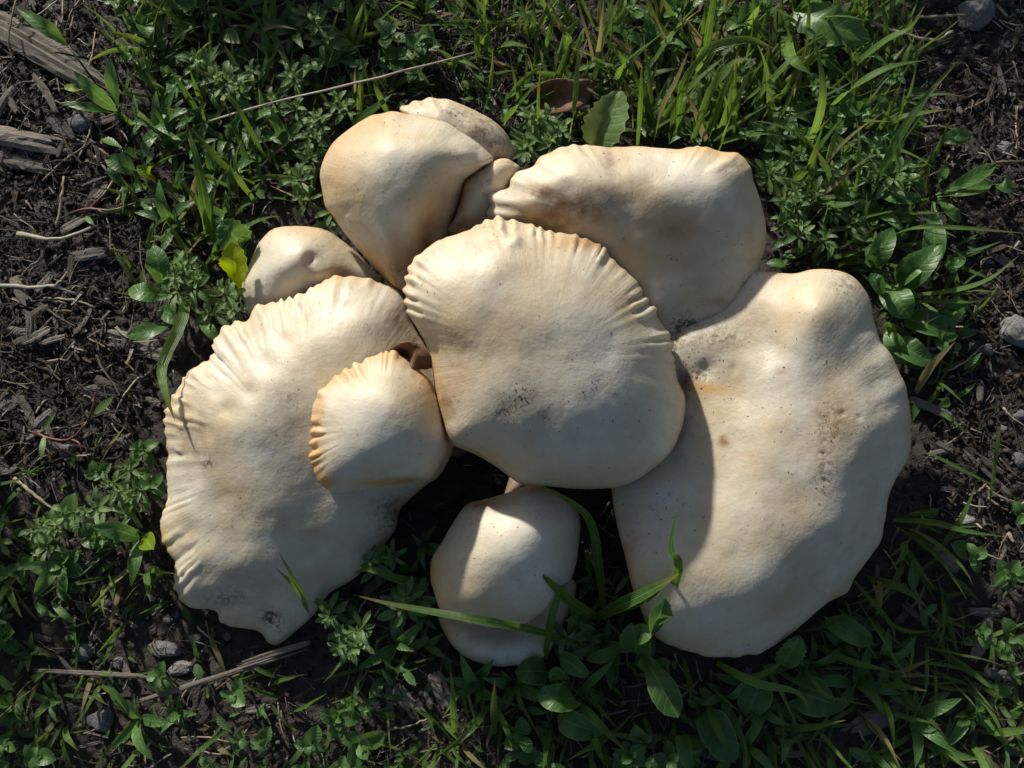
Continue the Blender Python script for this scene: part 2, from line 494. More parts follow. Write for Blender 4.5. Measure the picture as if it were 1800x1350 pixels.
    for nm, val in (('sx', np.cos(th) * K_), ('sy', np.sin(th) * K_)):
        at[nm] = np.concatenate([[0], np.tile(val, NR), np.tile(val, 4)])
    at['sr'] = np.concatenate([[0], (rr[:, None] * ln[None] / 90.0).ravel(), np.tile(ln / 90.0, 4)])
    at['sw'] = np.clip(np.concatenate([[0], np.repeat(rr, NT), np.ones(4 * NT)]) * 1.6 - 0.5, 0, 1)
    cap = link('cap', mesh_from('cap', np.array(verts) - off, faces, M['cap'], True, at), root)
    # gills: folded underside from the lip in to the stem
    gv = []; gf = []
    last = np.array(verts[-NT:])
    ga = np.where(np.arange(NT) % 2 == 0, 1.0, -1.0)
    fr = (0.0, 0.06, 0.25, 0.5, 0.74)
    for i, f in enumerate(fr):
        ring = last * (1 - f) + pc * f
        top = W(cx + (ol[:, 0] - cx) * (1 - f), cy + (ol[:, 1] - cy) * (1 - f), 0)
        zt = zf(cx + (ol[:, 0] - cx) * (1 - f), cy + (ol[:, 1] - cy) * (1 - f)) * 1e-3 - thick * 1e-3 * (1.0 + 2.2 * f)
        z = last[:, 2] if i == 0 else np.minimum(zt, ring[:, 2] + 0.002 + 0 * zt) - thick * 0.3e-3
        ring = ring.copy(); ring[:, 2] = np.maximum(z + ga * (0.0009 if i else 0), 0.0015)
        s = len(gv); gv += list(ring)
        if i: gf += [(s - NT + j, s + j, s + (j + 1) % NT, s - NT + (j + 1) % NT) for j in range(NT)]
    s = len(gv); gv.append(pc - np.array([0, 0, 3.2e-3 * thick])); gf += [(s - NT + j, s, s - NT + (j + 1) % NT) for j in range(NT)]
    link('gills', mesh_from('gills', np.array(gv) - off, gf, M['gill'], False), root)
    # stem: tapered, slightly bent tube from under the cap to the soil
    top = pc - np.array([0, 0, 2.4e-3 * thick]); bot = np.array(root_p) - np.array([0, 0, 0.004])
    sv, sf = [], []; ns = 20; nh = 12
    for i in range(nh + 1):
        f = i / nh
        c = bot * (1 - f) + top * f
        ff = f * f * (3 - 2 * f)
        c[:2] = bot[:2] * (1 - ff) + top[:2] * ff
        rad = stem_r * 1e-3 * (1.0 - 0.25 * math.sin(f * math.pi) - 0.1 * f)
        for j in range(ns):
            a = 2 * math.pi * j / ns
            r_ = rad * (1 + 0.12 * noise.noise(Vector((math.cos(a) * 2, math.sin(a) * 2, f * 4 + seed))))
            sv.append((c[0] + r_ * math.cos(a), c[1] + r_ * math.sin(a), c[2]))
    sv = np.array(sv); qq = P(sv)
    pol = [(q[0], q[1]) for q in ol[::6]]
    for k_ in range(len(sv)):
        if inpoly((qq[k_, 0], qq[k_, 1]), pol):
            mg = np.sqrt(((ol[:, :2] - qq[k_]) ** 2).sum(1)).min()
            tt = max(0.0, 1 - mg / (rpx * 1.15)) ** 1.45
            sv[k_, 2] = min(sv[k_, 2], float(zf(qq[k_, 0], qq[k_, 1])) * 1e-3 - (1.6 * thick + 1.6 * roll * (1 - math.sqrt(1 - tt * tt))) * 1e-3)
    for i in range(nh):
        for j in range(ns): sf.append((i * ns + j, i * ns + (j + 1) % ns, (i + 1) * ns + (j + 1) % ns, (i + 1) * ns + j))
    sf.append(tuple(range(nh * ns, (nh + 1) * ns)))
    link('stem', mesh_from('stem', np.array(sv) - off, sf, M['stem']), root)
    # dirt specks lying on the cap
    pv, pf, pvar = [], [], []
    def speck(i, j, size):
        b = Pw[i, j] + nn[i, j] * size * 0.15
        a1 = R.uniform(0, math.pi * 2); el = R.uniform(1.0, 2.6)
        t1 = np.array([math.cos(a1), math.sin(a1), 0]); t1 = t1 - nn[i, j] * t1.dot(nn[i, j]); t2 = np.cross(nn[i, j], t1)
        s0 = len(pv)
        pts = [t1 * el, t2 * R.uniform(.6, 1), -t1 * el * R.uniform(.6, 1), -t2 * R.uniform(.6, 1), nn[i, j] * 0.7 + t1 * R.uniform(-.4, .4), -nn[i, j] * 0.5]
        pv.extend([b + q * size * 0.5 for q in pts]); v_ = R.uniform(0, 1); pvar.extend([v_] * 6)
        for q in range(4):
            pf.append((s0 + q, s0 + (q + 1) % 4, s0 + 4)); pf.append((s0 + (q + 1) % 4, s0 + q, s0 + 5))
    for _ in range(specks):
        i = min(NR - 2, int(R.beta(2.2, 1.2) * NR)); speck(i, R.integers(NT), 10 ** R.uniform(-3.75, -3.25))
    flat = np.stack([X, Y], -1)
    for (sx, sy, sr, n) in speck_spots:
        for _ in range(n):
            qx, qy = R.normal(sx, sr), R.normal(sy, sr * 0.7)
            d = (X - qx) ** 2 + (Y - qy) ** 2
            i, j = np.unravel_index(np.argmin(d), d.shape)
            if i < NR - 1: speck(i, j, 10 ** R.uniform(-3.75, -3.2))
    so = link('dirt_specks', mesh_from('dirt_specks', np.array(pv) - off, pf, M['speck'], False, {'var': pvar}), root)
    so['kind'] = 'stuff'
    CAPS.append({'poly': [(q[0], q[1]) for q in ol], 'zf': zf})
    return root

# left, broad and ribbed
mushroom('broad pale cap with ragged ribbed margin, partly under the small ochre-edged cap',
    [(587,486,46),(627,487,47),(664,497,47),(705,515,46,.8),(727,574,44,.5),(760,630,42,.4),(795,700,38,.4),(800,770,34,.5),(775,830,31,.7),(745,854,30),(702,894,28),(692,932,25),(649,985,23),(621,1016,22),(578,1042,20.5,.9),(552,1078,19,.75),(522,1106,17,.7),(490,1131,15,.6),(471,1129,15,.6),(453,1109,17,.7),(394,1097,19,.75),(376,1072,20,.8),(331,1066,22,.9),(307,1034,24),(307,988,26),(288,957,24),(282,916,26),(294,879,28),(293,832,30),(294,786,32),(289,745,33),(294,714,34),(313,683,36),(331,655,37),(372,627,38),(375,605,39),(394,574,40),(437,562,41),(447,540,42),(496,528,43),(527,517,45),(559,500,46)],
    (540,800), [(540,600,52),(620,570,53),(480,660,52),(420,740,50),(540,760,49.5),(460,860,43.5),(560,880,40),(640,900,36),(480,980,33),(560,970,31),(420,1010,29.5),(470,1070,23),(690,800,40),(680,650,48)],
    (800,760), roll=14, r0=0.50, rib=(20,0.85), ribw=[(500,520,120),(380,610,110),(295,720,110),(293,830,110),(290,930,80),(330,1060,60),(600,490,60)], thick=4, seed=3, lobes=0.55,
    dents=[(470,640,20,-1.6),(400,720,16,-1.5),(360,760,18,-1.2),(500,600,14,-0.9),(380,690,12,-1.0),(440,690,14,-1.1),(400,1060,13,-3.0),(475,1085,12,-3.5),(430,1035,25,-1.2),(360,1010,20,-1.4),(430,985,25,1.0),(335,930,18,-1.1),(390,880,24,-.9),(480,900,50,.9),(560,1000,35,-.9),(600,940,40,.7),(350,860,16,.8),(560,640,40,-.8),(650,560,30,.9),(420,800,40,-.7)],
    wart=[(647,497,7,1.6),(610,505,5,.9),(345,655,8,1.5),(312,720,7,1.0)],
    stains=[('brown',700,560,(38,50),.55),('brown',340,750,(40,50),.38),('brown',365,790,(40,45),.32),('dirt',365,815,10,.9),('brown',440,1010,(60,45),.35),('dirt',690,910,(30,35),.75),('brown',700,895,(35,30),.6),('dirt',475,1085,12,1.3),('dirt',400,1050,(40,14),.6),('dirt',490,1100,(30,25),.45),('ochre',310,940,(25,45),.25),('brown',730,640,(30,40),.6),('dirt',500,700,25,.35),('ochre',560,560,(90,50),.12)],
    specks=170, speck_spots=[(505,690,16,10),(640,870,40,20),(690,905,22,30),(470,880,60,15)])
# centre, the tallest
mushroom('tallest cream cap with crimped rim in the middle of the cluster',
    [(854,388,87.7),(879,382,88.5),(904,388,88.2),(938,396,87.7),(969,407,87.1),(1010,413,86.6),(1047,427,84.9),(1066,441,84.4),(1084,463,83.8),(1119,494,81.9),(1131,519,80.3),(1147,540,79.7),(1162,568,78.0),(1178,590,76.4),(1184,628,75.6),(1190,665,73.8),(1203,696,72.1),(1203,727,71.5),(1195,760,72.0),(1176,797,71.5),(1142,828,70.2),(1104,850,69.2),(1058,857,69.6),(1011,857,70.1),(958,852,70.7),(918,849,71.2),(899,838,71.6),(874,819,73.2),(837,797,74.0),(793,776,75.9),(776,730,75.0),(767,690,76.8),(758,640,78.9),(752,609,80.5),(733,575,83.4),(717,547,85.1),(712,516,86.7),(714,491,87.2),(724,460,87.7),(739,446,87.8),(773,422,87.9),(817,407,87.7)],
    (955,630), [(880,470,93.9),(960,500,93.4),(1050,540,90.7),(860,560,93.3),(960,620,92.1),(1090,640,87.4),(860,680,89.0),(960,740,85.8),(1080,740,82.6),(1000,810,78.1),(880,760,83.3),(800,560,92.0)],
    (930,740), roll=21, r0=0.56, rib=(21,0.8), ribw=[(735,500,90),(800,420,70),(900,400,90),(1000,425,90),(1080,470,90),(1140,540,80),(1180,600,50)], thick=4.5, seed=11, lobes=0.38,
    wart=[(742,462,8,2.2),(768,440,9,1.6),(728,490,7,1.6),(905,424,10,1.8),(815,430,6,1.0)],
    dents=[(900,720,25,-0.5),(790,540,30,-1.0),(960,560,50,.8),(1060,620,50,-.8),(850,640,45,-.7),(1000,720,50,.7),(920,480,40,-.6),(1110,720,40,.6),(860,470,30,.6)],
    stains=[('ochre',780,700,(45,80),.45),('brown',788,706,(14,22),.75),('ochre',860,800,(80,40),.35),('dirt',915,700,(30,7),.35),('dirt',890,720,(16,8),.35),('dirt',878,725,(14,8),.6),('brown',905,705,(45,25),.45),('brown',1030,425,(45,16),.55),('ochre',1010,425,(60,16),.6),('ochre',840,560,(110,90),.20),('brown',880,640,(120,70),.13),('ochre',1000,830,(110,30),.3),('dirt',960,738,10,.7),('brown',1195,640,(14,60),.4),('ochre',800,620,(60,90),.22)],
    specks=230, speck_spots=[(870,400,25,35),(860,425,25,20),(985,420,30,30),(915,700,16,30),(890,725,14,18),(930,740,25,18),(800,770,20,20),(1000,690,80,20),(1020,650,60,12),(1150,540,18,15)])
# upper right
mushroom('wide cap with brown blotches and rolled upper rim, fused to the largest cap',
    [(854,376,58,.9),(860,363,60),(857,348,61),(876,335,63),(895,329,64),(904,307,65),(935,292,67),(957,273,68),(994,257,69),(1032,255,69),(1075,259,69),(1119,257,69),(1156,260,69),(1193,262,69),(1228,257,69),(1262,264,68),(1305,274,67),(1318,292,66),(1324,316,64),(1333,341,62),(1340,366,60),(1346,394,58),(1346,425,56.5),(1336,463,55),(1327,491,54,.6),(1308,509,53,.3),(1280,562,48,.1),(1224,584,46.5,.1),(1184,600,45.5,.1),(1130,570,50,.3),(1050,490,52,.4),(950,440,54,.5),(880,405,56,.7)],
    (1130,410), [(960,310,72),(1060,315,74.5),(1160,325,74.5),(1260,330,71),(930,350,68),(1000,360,70),(1100,380,70),(1200,390,69),(1290,400,64),(1000,400,63),(950,395,60),(1100,440,62.5),(1200,470,61.5),(1280,470,58),(1150,520,55.5),(1230,530,54.5),(1050,440,59.5)],
    (1040,620), roll=19, r0=0.58, rib=(36,0.6), ribw=[(880,330,60),(960,290,90),(1050,262,70),(1260,265,60)], thick=4.5, seed=21, lobes=0.46,
    dents=[(930,330,16,-1.0),(960,350,20,-1.2),(1000,330,18,-1.3),(1075,290,18,-1.2),(1185,410,26,-1.2),(1130,330,30,-0.8)],
    wart=[(862,345,9,1.0),(866,366,7,.8)],
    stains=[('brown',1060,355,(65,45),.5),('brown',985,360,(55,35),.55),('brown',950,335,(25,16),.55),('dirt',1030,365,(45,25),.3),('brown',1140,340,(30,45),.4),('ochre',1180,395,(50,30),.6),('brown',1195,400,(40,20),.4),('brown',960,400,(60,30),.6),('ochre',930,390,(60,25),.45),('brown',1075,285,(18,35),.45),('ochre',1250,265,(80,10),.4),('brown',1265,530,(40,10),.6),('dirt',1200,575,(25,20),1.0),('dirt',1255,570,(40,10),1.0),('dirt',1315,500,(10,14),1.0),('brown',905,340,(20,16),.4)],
    specks=150, speck_spots=[(1185,450,7,14),(1275,420,18,16),(1265,568,25,40),(1215,575,18,40),(1195,590,10,30),(1310,500,10,14),(1290,520,12,12),(1110,500,60,10),(1120,260,25,14)])
# largest, right
mushroom('largest smooth cream cap, kidney shaped, spreading low beside the stony soil',
    [(1310,484,52,.3),(1345,478,53,.5),(1396,481,60),(1427,474,62),(1464,474,62),(1496,484,61),(1517,505,60),(1530,530,58),(1536,564,57),(1548,599,58),(1564,620,57.5),(1583,658,56.5),(1598,704,55.5),(1601,767,53.5),(1596,804,52),(1573,845,51,1.2),(1561,879,49.5,1.2),(1555,919,48,1.2),(1545,957,46,1.2),(1520,991,44,1.3),(1502,1016,40,1.3),(1489,1041,39,1.3),(1455,1059,39,1.3),(1396,1109,37,1.3),(1352,1140,36,1.3),(1324,1150,36,1.3),(1278,1154,37,1.3),(1247,1153,38,1.2),(1209,1143,40,1.1),(1163,1125,40,.8),(1141,1100,45,.7),(1127,1066,49,.6),(1113,1028,51,.5),(1100,972,51,.5),(1088,926,50,.5),(1079,873,49,.5),(1075,800,43,.6),(1085,700,44,.5),(1115,630,45,.4),(1170,570,46,.3),(1250,515,48,.3)],
    (1320,800), [(1440,535,72),(1400,560,66),(1480,620,65),(1340,570,55.5),(1250,590,52),(1210,600,50.5),(1200,670,46),(1260,650,50),(1340,660,58),(1440,700,62),(1530,760,62),(1280,720,52.5),(1200,760,47),(1160,860,51),(1250,850,51.5),(1350,800,60),(1440,850,60),(1200,960,54),(1300,960,56),(1400,950,57),(1480,930,55),(1220,1050,53),(1300,1060,52),(1390,1040,49),(1180,1010,54),(1190,1090,51)],
    (1010,780), roll=17, r0=0.58, rib=(46,0.55), ribw=[(1590,700,100),(1560,930,90),(1300,1150,90)], thick=5, seed=31, lobes=0.42,
    dents=[(1330,1140,14,-.8),(1480,727,5,-.9),(1510,733,4,-.9),(1446,797,4,-.8),(1200,672,14,-3),(1240,650,14,-1.6),(1300,690,40,-1.2),(1380,740,38,.9),(1350,615,30,-1.6),(1500,700,40,.8),(1290,900,60,.8),(1400,880,50,-.3),(1230,1000,45,.6),(1480,850,40,.2),(1540,680,22,-.9),(1400,1010,40,-.7),(1290,648,8,-.6),(1449,845,4,-.8)],
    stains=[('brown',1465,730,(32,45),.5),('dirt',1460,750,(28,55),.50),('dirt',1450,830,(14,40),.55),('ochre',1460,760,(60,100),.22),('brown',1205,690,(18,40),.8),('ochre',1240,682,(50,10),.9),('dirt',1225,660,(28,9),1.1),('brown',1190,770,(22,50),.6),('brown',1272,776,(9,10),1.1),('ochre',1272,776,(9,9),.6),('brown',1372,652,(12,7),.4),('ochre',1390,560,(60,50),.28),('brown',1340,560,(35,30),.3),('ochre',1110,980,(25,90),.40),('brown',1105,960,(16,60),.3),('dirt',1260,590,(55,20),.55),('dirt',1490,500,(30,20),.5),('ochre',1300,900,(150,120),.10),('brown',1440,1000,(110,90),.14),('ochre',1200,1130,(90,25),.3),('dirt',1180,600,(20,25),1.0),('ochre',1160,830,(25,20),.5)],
    specks=330, speck_spots=[(1245,640,25,35),(1200,680,15,25),(1230,680,35,20),(1260,720,60,25),(1180,880,40,30),(1185,890,14,12),(1460,750,25,40),(1445,850,14,25),(1240,590,40,25),(1130,990,25,20),(1450,650,90,20),(1500,500,18,20)])
# upper left dome
mushroom('domed beige cap with deep side fold overlapping the dusty cap behind it',
    [(688,197,62),(661,201,61),(639,210,60),(612,228,58),(583,254,56),(570,277,54),(563,306,52),(566,332,50),(574,363,48),(590,383,47),(610,412,46),(639,446,45),(665,475,44),(695,508,43,.7),(730,520,42,.5),(765,470,43,.5),(790,410,46,.8),(806,365,50),(814,330,54),(824,312,56),(852,294,57),(868,281,57),(857,261,58),(841,248,59),(817,230,60),(786,212,61),(750,203,62),(719,201,62)],
    (695,320), [(680,260,71),(760,255,70),(620,290,63),(820,265,65),(720,300,71),(640,350,62),(700,380,63),(760,350,63),(690,440,54),(720,480,47),(640,300,67),(800,300,62)],
    (840,690), roll=18, r0=0.5, rib=(60,0.35), thick=4.5, seed=41, lobes=0.42,
    dents=[(765,400,18,-2.0),(790,350,14,-1.6),(840,275,10,-0.8)],
    stains=[('ochre',600,330,(55,90),.35),('ochre',590,290,(25,60),.25),('brown',695,485,(60,30),.95),('ochre',700,470,(70,50),.8),('brown',748,420,(12,40),.85),('ochre',755,400,(25,60),.6),('brown',700,340,(60,18),.28),('brown',840,290,(20,10),.4),('ochre',660,240,(80,25),.2),('brown',770,330,(30,40),.25)],
    specks=130, speck_spots=[(745,308,12,16),(690,400,40,22),(805,262,12,10),(758,316,8,8)])
# behind the dome
mushroom('dusty greyish cap peeking out behind the domed beige cap',
    [(706,192,46),(728,179,47),(763,172,48),(794,177,48),(826,190,47),(861,208,45),(883,226,43),(897,248,41),(903,270,39),(885,290,38,.7),(840,310,38,.4),(770,300,40,.4),(715,240,44,.6)],
    (800,240), [(770,205,52),(830,225,51),(800,240,50),(860,260,46)],
    (850,640), roll=9, r0=0.6, rib=(32,0.7), ribw=[(760,175,60),(720,185,40)], thick=4, seed=51, lobes=0.38, stem_r=11,
    stains=[('dirt',840,225,(50,25),.40),('dirt',870,255,(30,30),.5),('brown',850,240,(50,40),.35),('dirt',795,198,(30,9),.5)],
    specks=90, speck_spots=[(795,197,18,30),(840,215,20,20)])
# small folded one between dome and rolled cap
mushroom('small pale wrinkled cap squeezed between the domed cap and the blotched cap',
    [(830,306,47),(850,293,48),(870,281,48),(897,281,47),(914,292,44),(908,310,41,.8),(890,350,40,.4),(860,395,40,.3),(820,415,40,.4),(786,404,43,.8),(800,382,45),(808,356,46),(813,326,47)],
    (850,340), [(860,310,51),(840,350,49),(825,380,46)],
    (880,650), roll=7, r0=0.6, rib=(40,0.5), thick=3.5, seed=61, lobes=0.38, stem_r=9, dents=[(858,318,6,-1.0),(850,345,6,-.8)],
    stains=[('ochre',812,350,(8,50),.5),('brown',800,395,(40,14),.6),('ochre',820,390,(40,20),.4),('dirt',860,315,(6,22),.5)], specks=40, speck_spots=[(853,316,8,8)])
# low dome on the left
mushroom('low small beige dome tucked above the broad ribbed cap',
    [(447,447,20),(457,423,22),(480,403,24),(520,397,25),(553,400,25),(580,408,24),(610,430,22),(640,458,21),(665,490,20,.6),(660,520,18,.4),(580,545,16,.4),(500,560,16,.5),(440,556,17,.8),(428,525,18),(427,490,19)],
    (535,465), [(535,440,35),(490,470,34),(580,470,30),(540,500,28),(560,450,31),(510,430,33)],
    (780,700), roll=9, r0=0.52, rib=(60,0.3), thick=4, seed=71, lobes=0.50, stem_r=11, dents=[(545,455,10,-2.0),(560,480,12,1.0)],
    stains=[('brown',550,460,(14,30),.28),('brown',445,530,(14,16),.5),('ochre',520,405,(70,10),.3)], specks=50)
# bottom one
mushroom('egg-shaped smooth cream cap below the tallest cap, resting on a second lobe',
    [(849,880,48),(887,869,50),(918,858,50),(943,854,50),(980,866,48),(1008,891,46),(1019,916,45),(1016,962,43),(1011,993,42),(999,1025,44),(968,1062,44),(936,1087,44),(912,1098,44),(874,1102,44),(837,1098,44),(800,1087,44),(775,1071,44),(764,1040,44),(758,1015,41),(761,981,43),(778,953,44),(796,922,46),(821,888,47)],
    (890,980), [(890,940,60),(940,930,60),(850,980,58),(900,1000,58),(960,980,56),(880,1050,52)],
    (940,800), roll=13, r0=0.46, rib=(28,0.3), ribw=[(760,1000,50)], thick=4, seed=81, lobes=0.34, stem_r=12,
    dents=[(985,900,12,-.8)],
    stains=[('ochre',790,1040,(50,50),.38),('ochre',770,1000,(18,40),.4),('dirt',840,890,(30,10),.6),('brown',850,885,(50,10),.4),('ochre',860,1060,(80,30),.2)],
    specks=110, speck_spots=[(960,880,25,20),(830,920,30,16),(815,950,4,4),(900,905,30,14)])
mushroom('low rounded beige lobe under the egg-shaped cap, deep in the grass',
    [(772,1077,13),(778,1108,14),(803,1140,14),(831,1161,14),(871,1170,14),(912,1169,14),(949,1161,14),(972,1133,14),(992,1095,13),(1010,1050,12),(1006,1020,11,.5),(940,1020,9,.3),(870,1030,9,.3),(800,1045,10,.5)],
    (880,1090), [(870,1140,16.5),(820,1125,15.5),(930,1130,15.5),(880,1085,8),(810,1085,9),(950,1080,9)],
    (930,860), roll=8, r0=0.45, rib=(60,0.25), thick=4, seed=91, lobes=0.34, stem_r=11,
    stains=[('ochre',785,1090,(20,40),.6),('brown',860,1130,(80,30),.22)], specks=40)
# small, on top of the broad left one
mushroom('small cream cap with scalloped ochre edge lying over the broad ribbed cap',
    [(692,618,70),(661,624,70),(615,646,70),(582,668,69),(562,693,68),(549,717,67),(548,761,66),(546,792,65),(551,823,64),(562,848,63),(580,862,63),(602,865,63),(649,857,63),(695,850,63),(745,845,63),(758,836,64),(773,814,64),(786,786,65),(783,761,66),(773,714,67),(755,668,68),(727,640,69),(705,623,70)],
    (670,745), [(640,700,78),(690,700,79),(620,770,76),(680,760,78),(730,760,75),(660,820,72)],
    (840,770), roll=15, r0=0.45, rib=(20.2,0.7), ribw=[(640,635,60),(570,690,60),(548,770,50)], thick=3.6, seed=101, lobes=0.29, stem_r=8,
    wart=[(566,692,8,1.6),(692,622,8,1.2)],
    stains=[('ochre',552,790,(16,60),.75),('ochre',600,660,(60,16),.5),('ochre',690,628,(50,16),.7),('ochre',745,660,(24,40),.5),('ochre',570,850,(20,20),.8),('ochre',690,848,(80,7),.9),('brown',720,843,(40,5),.6),('ochre',560,720,(14,30),.6),('ochre',750,760,(20,60),.2)],
    specks=60, speck_spots=[(735,800,3,3)])

MASK = np.zeros((1550, 2000), bool)                            # caps as seen in the frame, 1 px cells, margin of 100
def _raster():
    for c in CAPS:
        p = np.array(c['poly']); y0, y1 = int(p[:, 1].min()), int(p[:, 1].max()) + 1
        a, b = p, np.roll(p, -1, 0)
        for y in range(y0, y1 + 1):
            k = (a[:, 1] > y) != (b[:, 1] > y)
            xs = np.sort(a[k, 0] + (y - a[k, 1]) * (b[k, 0] - a[k, 0]) / (b[k, 1] - a[k, 1]))
            for i in range(0, len(xs) - 1, 2): MASK[y + 100, int(xs[i]) + 100:int(xs[i + 1]) + 101] = True
_raster()
def blocked(q, grow=0.0):
    x, y = int(q[0]) + 100, int(q[1]) + 100
    return 0 <= x < 2000 and 0 <= y < 1550 and bool(MASK[y, x])

# repeats get a label from the nearest thing one can find, ranked by distance to it
LANDMARKS = [(1000,170,'curled brown dead leaf'),(600,150,'long thin pale twig'),(1075,210,'crinkled toothed leaf'),(1465,50,'large flat toothed leaf'),(1715,25,'large grey rock'),(1640,347,'spoon-leaved rosette'),
 (1590,490,'clump of big glossy leaves'),(1795,590,'large pale grey rock'),(1735,835,'long pale splinter'),(1700,935,'bright blade over dark chips'),(1720,1125,'splintered grey chip'),(1390,1145,'lone toothed leaf'),(1250,1260,'broad dark low leaves'),
 (1150,1200,'big smooth curled leaves'),(960,1220,'pale curled leaves'),(775,1210,'grey wood flake'),(870,1165,'low rounded lobe'),(700,1000,'bent blade beside the ribbed cap'),(480,1130,'ragged tip of the ribbed cap'),(292,1140,'shiny dark grey stone'),
 (180,1265,'bluish grey stone'),(148,1145,'dull rounded stone'),(245,945,'drooping lance-shaped leaves'),(105,770,'narrow-leaved red sprout'),(250,610,'grey bark chip'),(80,505,'forked bleached straw'),(170,360,'red branching stems'),(40,245,'pale splintered bark slab'),
 (90,100,'weathered plank'),(215,180,'bright lance-shaped leaves'),(255,295,'sprout with one yellow leaf'),(410,460,'yellow-green toothed leaf'),(300,510,'loose dull oval leaves'),(345,320,'broad dull blade in shade'),(430,230,'straight yellow-green blade'),
 (560,300,'domed beige cap'),(850,190,'dusty greyish cap'),(910,285,'small wrinkled cap'),(1345,400,'blotched cap'),(1480,470,'upper corner of the largest cap'),(1600,720,'outer edge of the largest cap'),(1500,1040,'hooked thin blade'),(1060,980,'fine dry hay'),(1440,160,'turf behind the blotched cap'),(1260,130,'grass behind the blotched cap'),(1620,180,'long pointed blade'),(1762,264,'light angular stone')]
REPEATS = []
def repeat(o, kind, px, py): REPEATS.append((o, kind, px, py))
def label_repeats():
    d = {}
    for o, kind, px, py in REPEATS:
        q = sorted((math.hypot(px - a, py - b), n) for a, b, n in LANDMARKS)[0]
        d.setdefault((kind, q[1]), []).append((q[0], o))
    words = ['closest', 'second closest', 'third closest', 'fourth closest', 'fifth closest', 'sixth closest']
    for (kind, lm), L in d.items():
        L.sort(key=lambda t: t[0])
        for i, (_, o) in enumerate(L):
            o['label'] = '%s, %s to the %s' % (kind, words[i], lm) if i < 6 else '%s in the wider surroundings of the %s' % (kind, lm)

# ------------------------------------------------------------------ leaves and blades
def catmull(pts, n):
    p = np.array(pts, float)
    p = np.vstack([2 * p[0] - p[1], p, 2 * p[-1] - p[-2]])
    out = []
    m = len(p) - 3
    for k in range(n):
        s = k / (n - 1) * m; i = min(int(s), m - 1); s -= i
        p0, p1, p2, p3 = p[i:i + 4]
        out.append(0.5 * ((2 * p1) + (-p0 + p2) * s + (2 * p0 - 5 * p1 + 4 * p2 - p3) * s * s + (-p0 + 3 * p1 - 3 * p2 + p3) * s ** 3))
    return np.array(out)

def ribbon(path, width, prof, fold=0.25, across=2, up=(0, 0, 1), twist=0.0, wavy=0.0, seed=0.0, tipdry=0.0, serrate=0.0):
    """strip of leaf along a 3-D path; returns verts, faces, vein, tipw"""
    n = len(path); V = []; F = []; vein = []; tipw = []
    up = np.array(up, float)
    for k in range(n):
        t = k / (n - 1)
        tg = path[min(k + 1, n - 1)] - path[max(k - 1, 0)]
        tg = tg / max(np.linalg.norm(tg), 1e-9)
        sdv = np.cross(tg, up); l = np.linalg.norm(sdv)
        sdv = sdv / l if l > 1e-6 else np.array([1.0, 0, 0])
        nr = np.cross(sdv, tg)
        a = twist * (t - 0.2)
        s2 = sdv * math.cos(a) + nr * math.sin(a); n2 = np.cross(s2, tg)
        w = width * prof(t) * 0.5
        if serrate: w *= 1 + serrate * (1 if k % 2 else -1)
        for q in range(across + 1):
            v = -1 + 2 * q / across
            h = fold * w * abs(v) + wavy * width * noise.noise(Vector((t * 4 + seed, v * 1.2, seed)))
            V.append(path[k] + s2 * w * v + n2 * h)
            vein.append(v)
            tipw.append(t)
    for k in range(n - 1):
        for q in range(across):
            a = k * (across + 1) + q
            F.append((a, a + 1, a + across + 2, a + across + 1))
    return V, F, vein, tipw

prof_blade = lambda t: (0.55 + 0.45 * min(1, t * 3.5)) * max(0.03, 1 - t ** 2.6)
prof_oval = lambda t: max(0.04, math.sin(math.pi * min(1, t * 0.97 + 0.03)) ** 0.62)
prof_spoon = lambda t: max(0.03, (0.14 + 0.86 * max(0, math.sin(math.pi * max(0, (t - 0.12) / 0.88))) ** 0.7 * (0.45 + 0.55 * t)) * (1 if t < 0.98 else 0.3))
prof_lance = lambda t: max(0.03, math.sin(math.pi * t ** 0.85) ** 0.8 * 0.97 + 0.05 * (1 - t))
prof_broad = lambda t: max(0.04, math.sin(math.pi * t ** 0.75) ** 0.55)
PROF = {'blade': prof_blade, 'oval': prof_oval, 'spoon': prof_spoon, 'lance': prof_lance, 'broad': prof_broad}

def leaf_obj(name, parent, off, path, width, prof, mat, across=4, **kw):
    V, F, ve, tw = ribbon(path, width, prof, across=across, **kw)
    me = mesh_from(name, np.array(V) - np.array(off), F, mat, True, {'vein': ve, 'tipw': tw, 'var': [0.0] * len(V)})
    return link(name, me, parent)

def tube(path, r0, r1, ns=6):
    V, F = [], []
    n = len(path)
    for k in range(n):
        tg = path[min(k + 1, n - 1)] - path[max(k - 1, 0)]; tg = tg / max(np.linalg.norm(tg), 1e-9)
        ref = np.array([0, 0, 1.0]) if abs(tg[2]) < 0.9 else np.array([1.0, 0, 0])
        a = np.cross(tg, ref); a /= np.linalg.norm(a); b = np.cross(tg, a)
        r = r0 + (r1 - r0) * k / (n - 1)
        for j in range(ns):
            an = 2 * math.pi * j / ns
            V.append(path[k] + (a * math.cos(an) + b * math.sin(an)) * r)
    for k in range(n - 1):
        for j in range(ns): F.append((k * ns + j, k * ns + (j + 1) % ns, (k + 1) * ns + (j + 1) % ns, (k + 1) * ns + j))
    F.append(tuple(range(ns - 1, -1, -1))); F.append(tuple(range((n - 1) * ns, n * ns)))
    return V, F

def pxpath(pts, n):
    """pts (px, py, z mm) -> smooth 3-D path; a height of None means on the soil"""
    return catmull([G(p[0], p[1], 0.8) if p[2] is None else W(*p) for p in pts], n)

